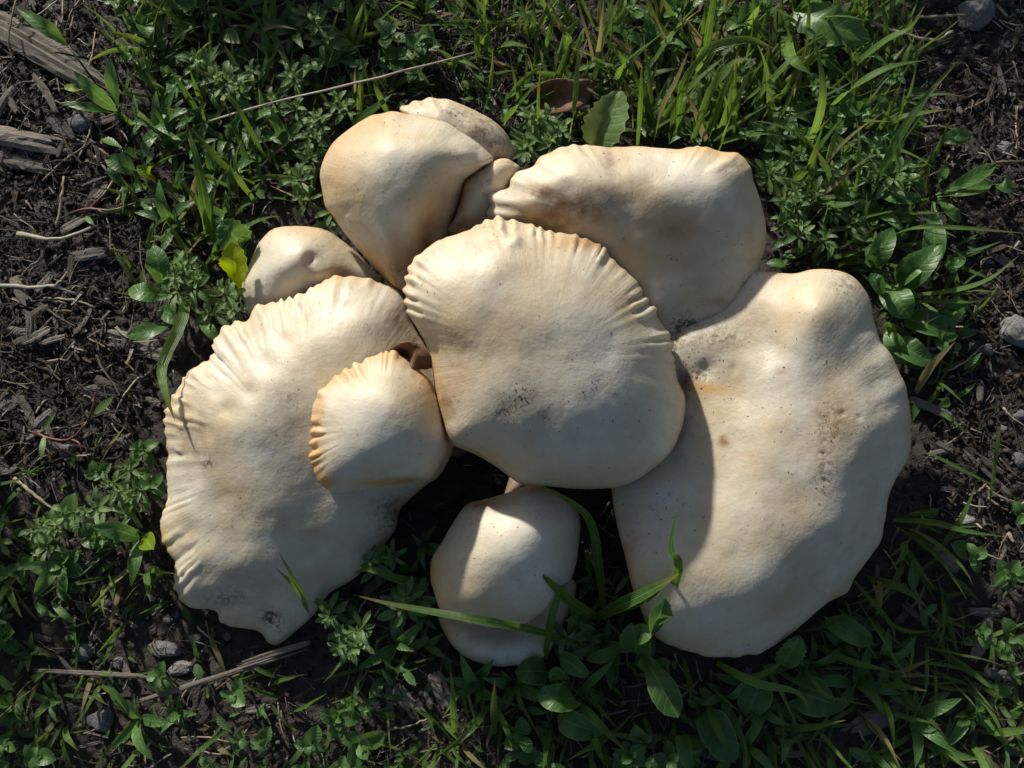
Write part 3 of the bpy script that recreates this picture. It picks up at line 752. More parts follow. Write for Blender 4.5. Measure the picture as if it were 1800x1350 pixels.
# ---- single grass blades traced from the photograph
def blade(pts, wpx, label, group=None, mat='grass', twist=None, fold=0.3, tip=0.10, name='grass_shoot'):
    path = pxpath(pts, 13)
    off = path[0]
    V, F, ve, tw = ribbon(path, wpx * 0.25e-3, prof_blade, fold=fold, across=2, twist=random.uniform(-1.0, 1.0) if twist is None else twist, tipdry=tip, up=(random.uniform(-.5, .5), random.uniform(-.3, .6), 1))
    o = link(name, mesh_from(name, np.array(V) - off, F, M[mat], True, {'vein': ve, 'tipw': tw, 'var': [0.0] * len(V)}), None, off)
    tag(o, label, 'grass', group)
    if label == TRL: repeat(o, 'green grass shoot', pts[-1][0], pts[-1][1])
    return o

TRL = 'green grass blade in the dense turf beyond the blotched cap'
blade([(1062,1068,6),(1052,990,34),(1040,920,52),(1005,882,66),(945,852,74)], 17, 'long arched green blade leaning up against the lower rim of the tallest cap', twist=.3)
blade([(1050,1085,6),(1010,1062,30),(975,1030,48),(946,1004,54)], 22, 'green blade folding its tip onto the egg-shaped cap', twist=.6)
blade([(958,1160,5),(968,1090,30),(985,1040,42),(1000,1022,48)], 15, 'upright blade standing in front of the low rounded lobe', twist=.2)
blade([(1010,1130,5),(950,1110,36),(860,1092,56),(760,1075,50),(680,1060,34),(620,1045,18)], 15, 'long blade lying across the gap between egg-shaped cap and its lobe', twist=.2)
blade([(1050,1085,8),(1100,1060,48),(1150,1035,60),(1198,1006,66)], 24, 'wide pointed blade reaching onto the lower corner of the largest cap', twist=.25)
blade([(1075,1075,8),(1130,1055,52),(1165,1034,60)], 16, 'short stout blade at the lower corner of the largest cap', twist=.1)
blade([(1160,1120,10),(1192,1000,64),(1180,965,68),(1190,890,72)], 16, 'thin blade with withered tip casting a shadow on the largest cap', twist=1.2, tip=.35)
blade([(545,1090,5),(535,1050,30),(510,1005,40),(490,970,44)], 12, 'narrow blade rising over the lower edge of the broad ribbed cap', 'blades over the broad ribbed cap', twist=.2)
blade([(540,1085,6),(520,1035,34),(484,998,42)], 11, 'narrow blade rising over the lower edge of the broad ribbed cap', 'blades over the broad ribbed cap', twist=.2)
blade([(745,1020,5),(700,1018,22),(650,1000,26),(622,1008,20)], 15, 'bent blade beside the right-hand edge of the broad ribbed cap', twist=.2)
blade([(330,500,8),(320,560,26),(285,640,34),(290,690,40),(308,740,42)], 22, 'drooping blade laid against the left margin of the broad ribbed cap', twist=.2)
TR = 'blades of the dense grass by the blotched cap'
TRL = 'green grass blade in the dense turf beyond the blotched cap'
for pts, w in [([(1215,255,6),(1250,160,40),(1290,110,55),(1328,105,60)], 16), ([(1265,265,5),(1290,190,35),(1325,110,50)], 13), ([(1190,240,5),(1200,150,30),(1245,80,48),(1250,10,60)], 15),
               ([(1415,270,5),(1440,200,36),(1445,140,48),(1428,55,55)], 18), ([(1530,350,6),(1570,260,40),(1620,180,52),(1690,100,60)], 17), ([(1310,200,6),(1350,150,28),(1390,105,36),(1410,100,36)], 13),
               ([(1000,255,5),(1010,190,30),(1015,120,42),(1018,75,46)], 12), ([(850,200,5),(862,160,22),(868,110,30)], 13), ([(885,215,4),(910,185,22),(945,145,34)], 14), ([(950,240,5),(945,190,24),(950,110,38)], 10),
               ([(1120,255,6),(1125,180,32),(1128,110,44)], 12), ([(1150,250,6),(1165,190,30),(1190,140,42),(1210,90,50)], 15), ([(1080,150,5),(1100,110,26),(1170,55,40)], 13), ([(990,95,4),(1000,60,22),(1022,28,30)], 18),
               ([(1460,190,6),(1500,155,30),(1560,120,40),(1630,105,36)], 20), ([(1480,130,4),(1560,70,26),(1600,50,34),(1625,10,44)], 18), ([(1385,330,6),(1420,290,34),(1450,210,48)], 16), ([(1440,310,6),(1460,260,30),(1478,215,38)], 14),
               ([(1225,130,6),(1240,90,26),(1310,70,32),(1360,85,26)], 22), ([(1380,60,5),(1390,100,26),(1425,130,30)], 26), ([(1350,30,6),(1330,-20,40)], 18), ([(1310,60,6),(1330,20,28),(1345,-20,40)], 20), ([(1400,340,5),(1470,360,20),(1520,350,26)], 14)]:
    blade(pts, w, TRL, TR)
blade([(480,290,5),(455,260,22),(420,195,36),(388,160,40)], 14, 'straight yellow-green blade crossing the dark shade by the domed cap', twist=.15)
blade([(365,415,5),(360,360,20),(345,280,30),(332,230,30)], 20, 'broad dull blade standing in the dark shade left of the domed cap', twist=.2)
blade([(445,350,4),(418,310,16),(415,275,22),(432,230,30)], 13, 'curled yellowish blade in the dark shade by the domed cap', twist=1.0)
blade([(215,85,5),(180,50,24),(160,0,40)], 16, 'bright green blade above the weathered plank of wood', twist=.2)
blade([(620,215,4),(660,190,20),(690,165,22)], 18, 'short dark blade beside the dusty greyish cap', twist=.2)
blade([(690,215,4),(665,160,26),(655,120,30)], 14, 'upright blade under the long pale twig', twist=.2)
blade([(640,80,4),(645,40,22),(640,0,30)], 9, 'thin upright blade over the long pale twig', twist=.2)
RS = 'thin grass blades on the stony soil'
for pts, w, lab in [([(1610,690,5),(1640,640,24),(1680,600,32)], 16, 'pointed blade sticking up beside the largest cap toward the stones'), ([(1560,415,8),(1620,400,26),(1700,402,30),(1800,410,26)], 14, 'long straw-coloured blade stretching flat over the spoon-leaved rosette'),
               ([(1600,520,6),(1680,510,20),(1740,490,24),(1790,450,26)], 11, 'thin curved blade running from big weed leaves to the stones'), ([(1590,530,6),(1650,530,18),(1710,530,20),(1765,512,22)], 10, 'thin wavy blade below the big weed leaves by the largest cap'),
               ([(1570,915,6),(1640,920,20),(1700,935,22),(1768,944,20)], 16, 'bright blade pointing away from the largest cap over dark chips'), ([(1600,905,4),(1625,900,14),(1650,905,14)], 11, 'short light blade beside the largest cap over dark chips'),
               ([(1500,1020,8),(1545,1070,24),(1568,1100,24),(1573,1128,18)], 9, 'hooked thin blade hanging below the largest cap'), ([(1560,1095,5),(1600,1110,16),(1650,1108,20)], 8, 'small pale blade lying near the splintered chips'),
               ([(1260,1165,5),(1330,1200,26),(1400,1215,30),(1425,1252,20)], 18, 'twisted blade with yellow kink below the largest cap'), ([(1415,1175,5),(1450,1220,20),(1490,1232,20),(1540,1242,14)], 9, 'grey-green wisp of grass below the lone toothed leaf'),
               ([(1540,1205,5),(1580,1205,18),(1630,1215,20)], 14, 'yellow-tipped blade among the dark chips'), ([(1545,1225,5),(1565,1260,18),(1572,1318,14)], 11, 'drooping blade with pale tip among the dark chips'), ([(1240,1230,5),(1265,1290,20),(1295,1345,22)], 15, 'bright edged blade leaving the big smooth leaves'),
               ([(800,1295,4),(797,1240,20),(792,1180,26)], 13, 'upright pale blade among wood litter below the low lobe'), ([(870,1290,4),(868,1240,22),(870,1195,30)], 13, 'dark upright blade from the tuft below the low lobe'), ([(872,1235,6),(890,1280,18),(902,1320,14)], 12, 'drooping blade from the tuft below the low lobe'),
               ([(1020,1235,5),(1050,1270,20),(1105,1325,18)], 18, 'broad blade bending down below the curled leaves'), ([(1035,1280,5),(1050,1310,16),(1062,1345,14)], 14, 'short drooping blade below the curled leaves'), ([(860,1240,6),(820,1290,20),(740,1350,14)], 12, 'blade bending toward the lower litter from the tuft'), ([(400,1280,6),(350,1320,20),(310,1360,20)], 9, 'thin yellow-green blade by the small round-leaved sprouts'),
               ([(690,1110,5),(660,1135,14),(700,1180,12),(760,1165,10)], 6, 'fine curling grass thread beside the low rounded lobe'), ([(1640,800,6),(1700,830,8),(1760,860,8)], 8, 'pale dry blade lying on the stony soil'),
               ([(1740,880,4),(1750,800,14),(1760,740,16)], 10, 'dull olive blade on the stony soil')]:
    blade(pts, w, lab, RS)

# ---- loose-leaved plants traced leaf by leaf: base px, tip px, width px, kind, heights
def plant(name, label, base, leaves, cat='weed', group=None, mat='weed', stem=None):
    b = G(*base)
    root = empty(name, b); tag(root, label, cat, group)
    for lf in leaves:
        (x0, y0, z0), (x1, y1, z1), w, kind = lf[:4]
        arch = lf[4] if len(lf) > 4 else 6
        mt = lf[5] if len(lf) > 5 else mat
        zm = (z0 + z1) / 2 + arch
        p = pxpath([(x0, y0, z0), ((x0 + x1) / 2 + random.uniform(-3, 3), (y0 + y1) / 2 + random.uniform(-3, 3), zm), (x1, y1, z1)], 9 if kind != 'toothed' else 15)
        leaf_obj('leaf', root, b, p, w * 0.25e-3, PROF['broad' if kind == 'toothed' else kind], M[mt], across=4 if kind != 'toothed' else 6, fold=random.uniform(0.1, 0.45), wavy=0.10 if kind != 'toothed' else 0.12, seed=random.random() * 50,
                 twist=random.uniform(-.5, .5), up=(random.uniform(-.35, .35), random.uniform(-.2, .4), 1), serrate=0.09 if kind == 'toothed' else 0)
        if z0 > 6:
            st_ = catmull([b, (b * 0.5 + p[0] * 0.5) + np.array([0, 0, .002]), p[0]], 5)
            V, F = tube(st_, 0.0007, 0.0005, 5)
            link('stalk', mesh_from('stalk', np.array(V) - b, F, M['green_stem'], True), root)
    return root

plant('spoon_leaf_rosette', 'flat rosette of long spoon-shaped leaves on the dark soil beside stones', (1640,347),
      [((1645,343,6),(1752,288,12),34,'spoon'),((1648,348,5),(1742,325,8),40,'spoon'),((1640,355,5),(1640,468,10),52,'spoon'),((1633,340,6),(1600,305,14),26,'spoon'),((1632,350,5),(1545,345,10),36,'spoon'),((1650,350,4),(1690,390,8),30,'oval'),((1646,336,5),(1665,290,8),26,'spoon'),((1742,325,5),(1785,330,5),30,'oval')])
plant('broad_leaf_weed', 'clump of big glossy green leaves crowding the corner of the largest cap', (1590,490),
      [((1580,505,12),(1655,428,26),50,'broad'),((1575,500,12),(1635,440,20),44,'broad'),((1555,520,14),(1530,480,26),40,'broad'),((1560,500,10),(1600,560,18),56,'broad'),((1590,560,6),(1680,580,10),52,'broad'),((1560,600,6),(1640,640,10),50,'broad'),((1530,470,14),(1570,400,20),40,'broad'),((1600,480,14),(1640,490,18),26,'oval'),((1580,640,6),(1560,580,12),40,'broad'),((1555,590,8),(1572,570,14),26,'oval',4,'yellow_leaf')])
plant('big_leaf_weed', 'big smooth curled leaves beside the lower corner of the largest cap', (1130,1150),
      [((1150,1112,40),(1170,1052,64),42,'oval'),((1120,1150,20),(1110,1095,46),56,'broad'),((1110,1120,30),(1150,1110,50),34,'broad'),((1130,1150,20),(1192,1262,32),62,'spoon'),((1090,1140,12),(1030,1160,14),24,'oval'),((1125,1160,12),(1160,1180,26),28,'oval'),((1150,1165,14),(1180,1165,26),22,'lance')])
plant('curled_leaf_weed', 'pale curled leaves in the grass below the egg-shaped cap', (1010,1225),
      [((1010,1230,12),(945,1222,26),50,'broad',10),((990,1195,14),(965,1180,28),30,'oval'),((985,1155,14),(1035,1190,26),34,'broad'),((1010,1225,10),(1080,1160,30),14,'lance'),((980,1260,6),(1060,1290,10),48,'broad'),((960,1180,8),(905,1180,10),50,'broad')])
plant('toothed_leaf', 'crinkled toothed green leaf standing behind the blotched cap', (1045,262), [((1042,262,10),(1092,160,26),78,'toothed',4)], mat='pale_weed')
plant('toothed_leaf', 'large flat toothed leaf lying in the dense grass near the grey rock', (1395,25), [((1395,20,8),(1530,72,14),74,'toothed',6)], mat='weed')
plant('toothed_leaf', 'yellow-green toothed leaf catching sun beside the low beige dome', (420,520), [((415,500,14),(408,425,30),56,'toothed',4,'yellow_leaf'),((425,430,14),(390,388,26),64,'toothed',4,'weed')])
plant('toothed_leaf', 'lone toothed leaf poking out under the lower edge of the largest cap', (1380,1170), [((1375,1170,8),(1405,1118,24),46,'toothed',4)])
plant('oval_leaf_weed', 'loose dull oval leaves on the soil left of the low beige dome', (300,500),
      [((290,505,10),(270,430,22),44,'oval'),((290,520,8),(225,510,12),40,'oval'),((300,570,8),(222,590,14),34,'oval'),((300,470,10),(320,440,20),26,'oval'),((350,555,8),(385,600,18),24,'oval'),((280,545,8),(330,560,12),36,'oval')])
plant('lance_leaf_weed', 'lance-shaped bright leaves springing up beside the weathered plank', (215,210),
      [((208,190,10),(192,100,34),28,'lance'),((205,195,10),(130,125,30),28,'lance'),((200,200,8),(105,180,18),20,'lance'),((120,80,20),(30,15,34),30,'lance'),((240,225,6),(235,165,18),14,'lance',4,'pale_weed'),((215,205,6),(218,180,18),12,'lance',4,'pale_weed'),((150,160,6),(112,152,10),18,'oval',4,'yellow_leaf')])
plant('lance_leaf_weed', 'lance-shaped leaves drooping beside the left edge of the broad ribbed cap', (240,930),
      [((245,945,14),(160,925,22),34,'lance'),((245,950,14),(230,1030,12),26,'lance'),((255,940,10),(270,965,26),34,'oval',3,'yellow_leaf'),((100,990,8),(15,1003,14),14,'lance',3,'pale_weed'),((105,985,8),(60,1050,8),26,'lance'),((105,985,8),(115,1060,6),18,'lance'),((90,1060,8),(135,1100,8),14,'lance',3,'pale_weed'),((60,1060,8),(100,1085,8),14,'lance')])
plant('yellow_leaf_sprout', 'small sprout with one yellow leaf in the shaded weeds', (275,310), [((272,312,6),(240,292,16),26,'oval',3,'yellow_leaf'),((235,300,8),(185,280,12),34,'oval',3,'weed'),((255,290,8),(270,265,14),20,'oval',3,'weed')])
plant('oval_leaf_weed', 'two flat oval leaves on stony soil by the long pointed blade', (1680,240), [((1700,245,6),(1650,243,8),28,'oval'),((1610,225,6),(1625,210,9),26,'oval'),((1660,240,6),(1705,238,9),26,'oval')])
plant('oval_leaf_weed', 'broad dark leaves lying low in the grass below the largest cap', (1250,1260), [((1240,1250,8),(1290,1340,8),60,'broad'),((1400,1215,6),(1470,1240,6),70,'broad'),((1340,1190,6),(1310,1260,6),60,'broad'),((1450,1090,6),(1535,1130,8),44,'broad'),((1210,1290,6),(1220,1350,6),60,'broad')], mat='weed')

# ---- bedstraw-like whorled weeds, round sprouts: templates copied with their leaves
def leaf_template(name, L, w, prof, mat, arch=0.18, n=7, across=2, fold=0.35):
    path = np.array([(t * L, 0, arch * L * math.sin(t * math.pi * 0.9) ) for t in np.linspace(0, 1, n)])
    V, F, ve, tw = ribbon(path, w, prof, fold=fold, across=across)
    return mesh_from(name, V, F, mat, True, {'vein': ve, 'tipw': tw, 'var': [0.0] * len(V)})

T_whorl = [leaf_template('whorl_leaf', 0.0075, 0.0026, prof_spoon, M['pale_weed'], a) for a in (0.05, 0.25, 0.4)]
T_round = [leaf_template('round_leaf', 0.0085, 0.0062, prof_oval, M['weed'], a, across=4) for a in (0.1, 0.22)]
T_lance = [leaf_template('lance_leaf', 0.017, 0.0042, prof_lance, M['weed'], a, across=2, n=8) for a in (0.15, 0.3)]

def place_leaf(root, me, at, yaw, pitch, scale, roll=0.0):
    o = link('leaf', me, root)
    o.matrix_local = Matrix.Translation(at) @ Matrix.Rotation(yaw, 4, 'Z') @ Matrix.Rotation(-pitch, 4, 'Y') @ Matrix.Rotation(roll, 4, 'X') @ Matrix.Scale(scale, 4)
    return o

T_stem = mesh_from('stem', *tube(np.array([(0, 0, -0.1), (0.02, 0.01, .33), (0, 0.03, .66), (0.0, 0.0, 1.0)]), 0.03, 0.02, 5), M['green_stem'])

def whorl_plant(px, py, h, s, label, group, lean=(0, 0), k=None):
    b = G(px, py)
    root = empty('bedstraw_sprig', b); tag(root, label, 'weed', group); repeat(root, 'whorled bedstraw sprig', px, py)
    top = Vector((lean[0] * h, lean[1] * h, h))
    so = link('stem', T_stem, root)
    so.matrix_local = Matrix(((0.024, 0, top.x, 0), (0, 0.024, top.y, 0), (0, 0, top.z, 0), (0, 0, 0, 1)))
    k = k or random.choice((2, 3))
    for q in range(k):
        f = 1 - q * 0.33
        n = 6 if q else 5
        a0 = random.random() * 6
        for i in range(n):
            place_leaf(root, random.choice(T_whorl), top * f, a0 + i * 2 * math.pi / n + random.uniform(-.25, .25), (0.75 if q == 0 else 0.25) + random.uniform(-.3, .3), s * (0.75 if q == 0 else 1.0 + 0.25 * q) * random.uniform(.8, 1.2), random.uniform(-.4, .4))
    return root

WG = 'whorled bedstraw sprigs'
SPOTS = [
 ('whorled bedstraw sprig hugging the left side of the domed cap', [(583,240),(610,215),(560,262),(548,300),(540,335),(572,345),(530,325),(560,225),(585,400),(600,210),(575,300),(545,360)]),
 ('whorled bedstraw sprig in the dark shade left of the domed cap', [(405,145),(450,140),(520,150),(550,45),(415,165),(490,200),(520,205),(560,70),(350,120),(440,195),(575,90)]),
 ('whorled bedstraw sprig beside the low beige dome', [(330,520),(345,500),(310,505),(405,530),(420,545),(350,535),(330,480),(390,560)]),
 ('whorled bedstraw sprig between the dusty cap and the blotched cap', [(935,265),(950,250),(970,265),(940,225),(925,280),(960,235),(985,250)]),
 ('whorled bedstraw sprig beside the right end of the blotched cap', [(1350,310),(1345,335),(1385,340),(1360,360),(1395,390),(1375,300),(1410,350),(1370,410),(1430,430),(1395,440)]),
 ('whorled bedstraw sprig in the grass right of the blotched cap', [(1490,320),(1510,330),(1470,345),(1520,300),(1540,330),(1450,380),(1480,410),(1520,430),(1440,330)]),
 ('whorled bedstraw sprig below the right edge of the broad ribbed cap', [(590,1065),(605,1090),(630,1115),(690,985),(670,1000),(720,1060),(610,1130),(735,1045),(655,1095),(705,965)]),
 ('whorled bedstraw sprig on the soil left of the broad ribbed cap', [(215,860),(240,830),(200,890),(235,880),(165,900),(255,860),(250,900)]),
 ('whorled bedstraw sprig in the lower left weeds', [(80,930),(110,930),(20,960),(95,955),(20,1080)]),
 ('whorled bedstraw sprig beside the big smooth curled leaves', [(1000,1110),(1010,1085),(1020,1115),(990,1080)]),
]
for lab, pts in SPOTS:
    for (x, y) in pts:
        if blocked((x, y)): continue
        whorl_plant(x, y, random.uniform(0.012, 0.026), random.uniform(0.7, 1.15), lab, WG, (random.uniform(-.25, .25), random.uniform(-.25, .25)))

def round_plant(px, py, h, s, label, group, n=6):
    b = G(px, py); root = empty('round_leaf_sprout', b); tag(root, label, 'weed', group); repeat(root, 'small round-leaved sprout', px, py)
    top = Vector((random.uniform(-.2, .2) * h, random.uniform(-.2, .2) * h, h))
    so = link('stem', T_stem, root); so.matrix_local = Matrix(((0.024, 0, top.x, 0), (0, 0.024, top.y, 0), (0, 0, top.z, 0), (0, 0, 0, 1)))
    a0 = random.random() * 6
    for i in range(n):
        f = 1.0 if i < 2 else random.uniform(.45, .85)
        place_leaf(root, random.choice(T_round), top * f, a0 + i * 2.4 + random.uniform(-.3, .3), random.uniform(-.15, .7), s * (0.6 if i < 2 else 1.0) * random.uniform(.75, 1.2), random.uniform(-.4, .4))
    return root
RG = 'small round-leaved sprouts'
for lab, pts in [
  ('round-leaved sprout in the shade below the broad ribbed cap', [(430,1300),(380,1335),(470,1285),(560,1300),(545,1345),(440,1215)]),
  ('round-leaved sprout in the dark lower left corner', [(20,1120),(90,1325),(50,1300),(15,1340),(40,1240),(10,1200),(290,1180)]),
  ('round-leaved sprout among litter below the low lobe', [(620,1235),(650,1240),(640,1300),(605,1260),(600,1330),(920,1290),(940,1320),(1120,1290),(1100,1320),(1130,1335),(1170,1320),(1085,1350),(960,1340)]),
  ('round-leaved sprout in the shaded weeds near the weathered plank', [(240,40),(270,60),(220,30),(300,30),(330,60),(290,100),(350,25),(250,110),(305,140),(330,170),(310,10),(260,15),(380,60),(270,130)]),
  ('round-leaved sprout between the grass and the stony soil', [(1700,1120),(1750,1010),(1780,905),(1760,1110),(1735,1135),(1650,560),(1620,600),(1580,700),(1690,970),(1640,480),(1570,690)]),
  ('round-leaved sprout in the dense turf beyond the blotched cap', [(1410,180),(1360,240),(1290,150),(1450,290),(1500,210),(1550,260),(1240,190),(1390,250),(1500,270),(1330,30),(1440,110),(1560,160),(1180,40),(1100,40),(1250,40),(1470,230),(1350,280),(1540,210),(1320,240),(1290,60)]),
  ('round-leaved sprout along the long pale twig', [(700,120),(730,100),(690,80),(745,90),(600,110),(570,60),(640,140),(610,30),(740,150),(590,20),(560,130)]),
  ('round-leaved sprout left of the broad ribbed cap', [(205,940),(140,920),(190,830),(170,935),(270,800),(285,850),(60,990),(10,1000),(130,990)]),
]:
    for (x, y) in pts:
        if blocked((x, y)): continue
        round_plant(x, y, random.uniform(0.008, 0.02), random.uniform(0.65, 1.25), lab, RG, random.randint(4, 7))

def rosette(px, py, s, label, group, n=6):
    b = G(px, py); root = empty('weed_rosette', b); tag(root, label, 'weed', group); repeat(root, 'small lance-leaved rosette', px, py)
    a0 = random.random() * 6
    for i in range(n):
        place_leaf(root, random.choice(T_lance), Vector((0, 0, 0.001)), a0 + i * 2.4 + random.uniform(-.3, .3), random.uniform(.15, .9), s * random.uniform(.6, 1.25), random.uniform(-.4, .4))
LG = 'lance-leaved weed rosettes'
for lab, pts in [
  ('small dark lance-leaved rosette in the shaded weeds left of the domed cap', [(300,260),(350,220),(400,250),(380,310),(450,290),(320,340),(430,80),(370,150),(480,110),(310,400),(400,380),(290,230),(500,260),(450,230),(350,270),(520,60)]),
  ('small lance-leaved rosette in the dense turf beyond the blotched cap', [(1150,90),(1230,240),(1420,210),(1500,110),(1560,300),(1480,280),(1290,230),(1370,180),(1100,90),(1540,380),(1450,150),(1200,30),(1400,280),(1330,170),(1560,220)]),
  ('small lance-leaved rosette in the deep shade below the largest cap', [(1340,1240),(1420,1170),(1480,1130),(1550,1150),(1380,1290),(1270,1220),(1600,1260),(1650,1310),(1700,1250),(1500,1200),(1310,1310)]),
  ('small lance-leaved rosette in the lower left weeds', [(60,1140),(100,1230),(250,1260),(30,1280),(320,1250)]),
  ('small lance-leaved rosette around the egg-shaped cap', [(720,1010),(735,1080),(700,1130),(745,1130),(1040,1010),(1060,1130),(900,1200),(840,1200),(960,1215),(750,960)]),
]:
    for (x, y) in pts:
        if blocked((x, y)): continue
        rosette(x, y, random.uniform(.7, 1.2), lab, LG, random.randint(4, 7))

# ---- grass tufts with single blades as parts
def free_path(b, yaw, L, pitch0, droop, n=10, wob=0.15):
    p = [np.array(b)]; pt = pitch0; yw = yaw
    for k in range(n - 1):
        d = np.array([math.cos(yw) * math.cos(pt), math.sin(yw) * math.cos(pt), math.sin(pt)])
        p.append(p[-1] + d * L / (n - 1)); pt -= droop / (n - 1) * (0.5 + k / (n - 1)); yw += random.uniform(-wob, wob)
        if p[-1][2] < 0.003: p[-1][2] = 0.003; pt = max(pt, 0.02)
    return np.array(p)

def clear_of_caps(path):
    q = P(path[1:])
    return not any(blocked((a[0], a[1])) for a in q[::2]) and not blocked(tuple(q[-1]))

def rand_yaw(mean, spread): return math.radians(random.gauss(mean, spread))

def tuft(px, py, label, group, n, mean, spread, Lr, wr=(0.0014, 0.0040)):
    b = G(px, py)
    root = None
    for i in range(n):
        for tr in range(8):
            bb = b + np.array([random.gauss(0, .003), random.gauss(0, .003), 0])
            path = free_path(bb, rand_yaw(mean, spread), random.uniform(*Lr), random.uniform(.6, 1.25), random.uniform(.5, 1.7))
            if clear_of_caps(path): break
        else: continue
        if root is None: root = empty('grass_tuft', b); tag(root, label, 'grass', group); repeat(root, 'grass tuft', px, py)
        leaf_obj('blade', root, b, path, random.uniform(*wr), prof_blade, M['grass'], across=2, fold=.35, twist=random.uniform(-1.2, 1.2), up=(random.uniform(-.5, .5), random.uniform(-.5, .5), 1), tipdry=random.choice((0, .1, .2)))
TG = 'grass tufts'
for lab, pts, n, mean, spread, Lr in [
  ('grass tuft in the dense turf beyond the blotched cap', [(1230,255),(1260,250),(1290,255),(1180,240),(1150,230),(1120,150),(1200,180),(1250,180),(1300,190),(1350,220),(1400,200),(1420,300),(1460,250),(1390,130),(1450,80),(1310,100),(1230,90),(1150,60),(1080,60),(1060,120),(1500,170),(1520,240),(1560,180),(1340,150),(1270,20),(1400,30),(1500,60),(1560,90),(1480,380),(1430,370)], 6, 75, 45, (.022, .055)),
  ('sparse grass tuft by the curled brown leaf', [(860,110),(900,180),(930,80),(880,60),(1000,130),(820,50),(960,190),(850,30)], 4, 80, 60, (.018, .04)),
  ('grass tuft under the long pale twig', [(650,60),(610,90),(680,200),(640,195),(740,40),(570,110)], 5, 85, 50, (.016, .035)),
  ('dark grass tuft in the shaded weeds left of the domed cap', [(330,60),(250,40),(370,200),(300,180),(430,330),(390,420),(340,380),(480,60),(460,180),(280,100),(410,30)], 5, 80, 60, (.018, .04)),
  ('drooping grass tuft in the shade below the largest cap', [(1350,1180),(1420,1140),(1490,1080),(1540,1020),(1590,940),(1570,1180),(1500,1250),(1430,1280),(1350,1290),(1280,1200),(1620,1120),(1680,1200),(1720,1300),(1610,1310),(1760,1220),(1550,1320)], 3, -60, 40, (.02, .045)),
  ('grass tuft among litter below the low lobe', [(860,1240),(910,1190),(820,1200),(1000,1200),(1040,1300),(960,1290),(770,1320),(1180,1290)], 5, -80, 45, (.014, .032)),
  ('grass tuft in the lower left weeds', [(30,1020),(120,1010),(60,1200),(170,1180),(30,1330),(110,1280),(260,1000),(200,1010)], 4, -60, 70, (.014, .03)),
]:
    for (x, y) in pts:
        if not blocked((x, y)): tuft(x, y, lab, TG, n, mean, spread, Lr)

# ---- uncountable fill: thin grass and small ground leaves
def fill_grass(label, poly, n, mean, spread, Lr, wr, pitch=(.3, 1.1), droop=(.4, 1.6), mat='grass', name='thin_grass', tipd=.15):
    xs = [p[0] for p in poly]; ys = [p[1] for p in poly]
    V, F, ve, tw, va = [], [], [], [], []
    c = 0; tries = 0
    while c < n and tries < n * 8:
        tries += 1
        q = (random.uniform(min(xs), max(xs)), random.uniform(min(ys), max(ys)))
        if not inpoly(q, poly) or blocked(q): continue
        path = free_path(G(*q), rand_yaw(mean, spread), random.uniform(*Lr), random.uniform(*pitch), random.uniform(*droop), n=7)
        if not clear_of_caps(path): continue
        v, f, e, w = ribbon(path, random.uniform(*wr), prof_blade, fold=.3, across=2, twist=random.uniform(-1.4, 1.4), tipdry=tipd, up=(random.uniform(-.7, .7), random.uniform(-.7, .7), 1))
        s = len(V); V += list(v); F += [tuple(i + s for i in ff) for ff in f]; ve += e; tw += w; va += [random.random()] * len(v); c += 1
    o = link(name, mesh_from(name, V, F, M[mat], True, {'vein': ve, 'tipw': tw, 'var': va}))
    tag(o, label, 'grass', None, 'stuff')

P_TR = [(930,-40),(1580,-40),(1620,150),(1600,330),(1560,500),(1370,480),(1350,270),(930,245)]
P_TM = [(560,-40),(960,-40),(930,245),(620,200)]
P_TL = [(180,-40),(600,-40),(600,200),(540,400),(420,500),(240,560),(210,230)]
P_BR = [(1540,860),(1640,900),(1700,1050),(1860,1150),(1860,1400),(1230,1400),(1240,1160),(1400,1120),(1500,1030)]
P_BM = [(600,1020),(1100,1000),(1260,1170),(1260,1400),(560,1400)]
P_BL = [(-40,780),(290,780),(300,1050),(480,1140),(600,1400),(-40,1400)]
P_R = [(1340,470),(1600,330),(1700,420),(1700,720),(1600,760),(1540,560)]
fill_grass('thin green grass filling the dense turf beyond the blotched cap', P_TR, 360, 75, 50, (.012, .04), (.0012, .0038))
fill_grass('sparse thin grass around the curled brown leaf', P_TM, 170, 80, 70, (.01, .03), (.001, .003))
fill_grass('thin dark grass in the shaded weeds left of the domed cap', P_TL, 220, 75, 70, (.01, .032), (.001, .003))
fill_grass('thin drooping grass in the shade below the largest cap', P_BR, 190, -50, 55, (.012, .036), (.001, .003), pitch=(.1, .8))
fill_grass('thin grass around the egg-shaped cap', P_BM, 170, -80, 80, (.01, .03), (.001, .003), pitch=(.1, .9))
fill_grass('thin grass in the lower left weeds', P_BL, 130, -60, 90, (.008, .026), (.001, .0026), pitch=(.1, .9))
fill_grass('thin grass between the broad glossy leaves and the stones', P_R, 60, 20, 60, (.01, .03), (.001, .0028))

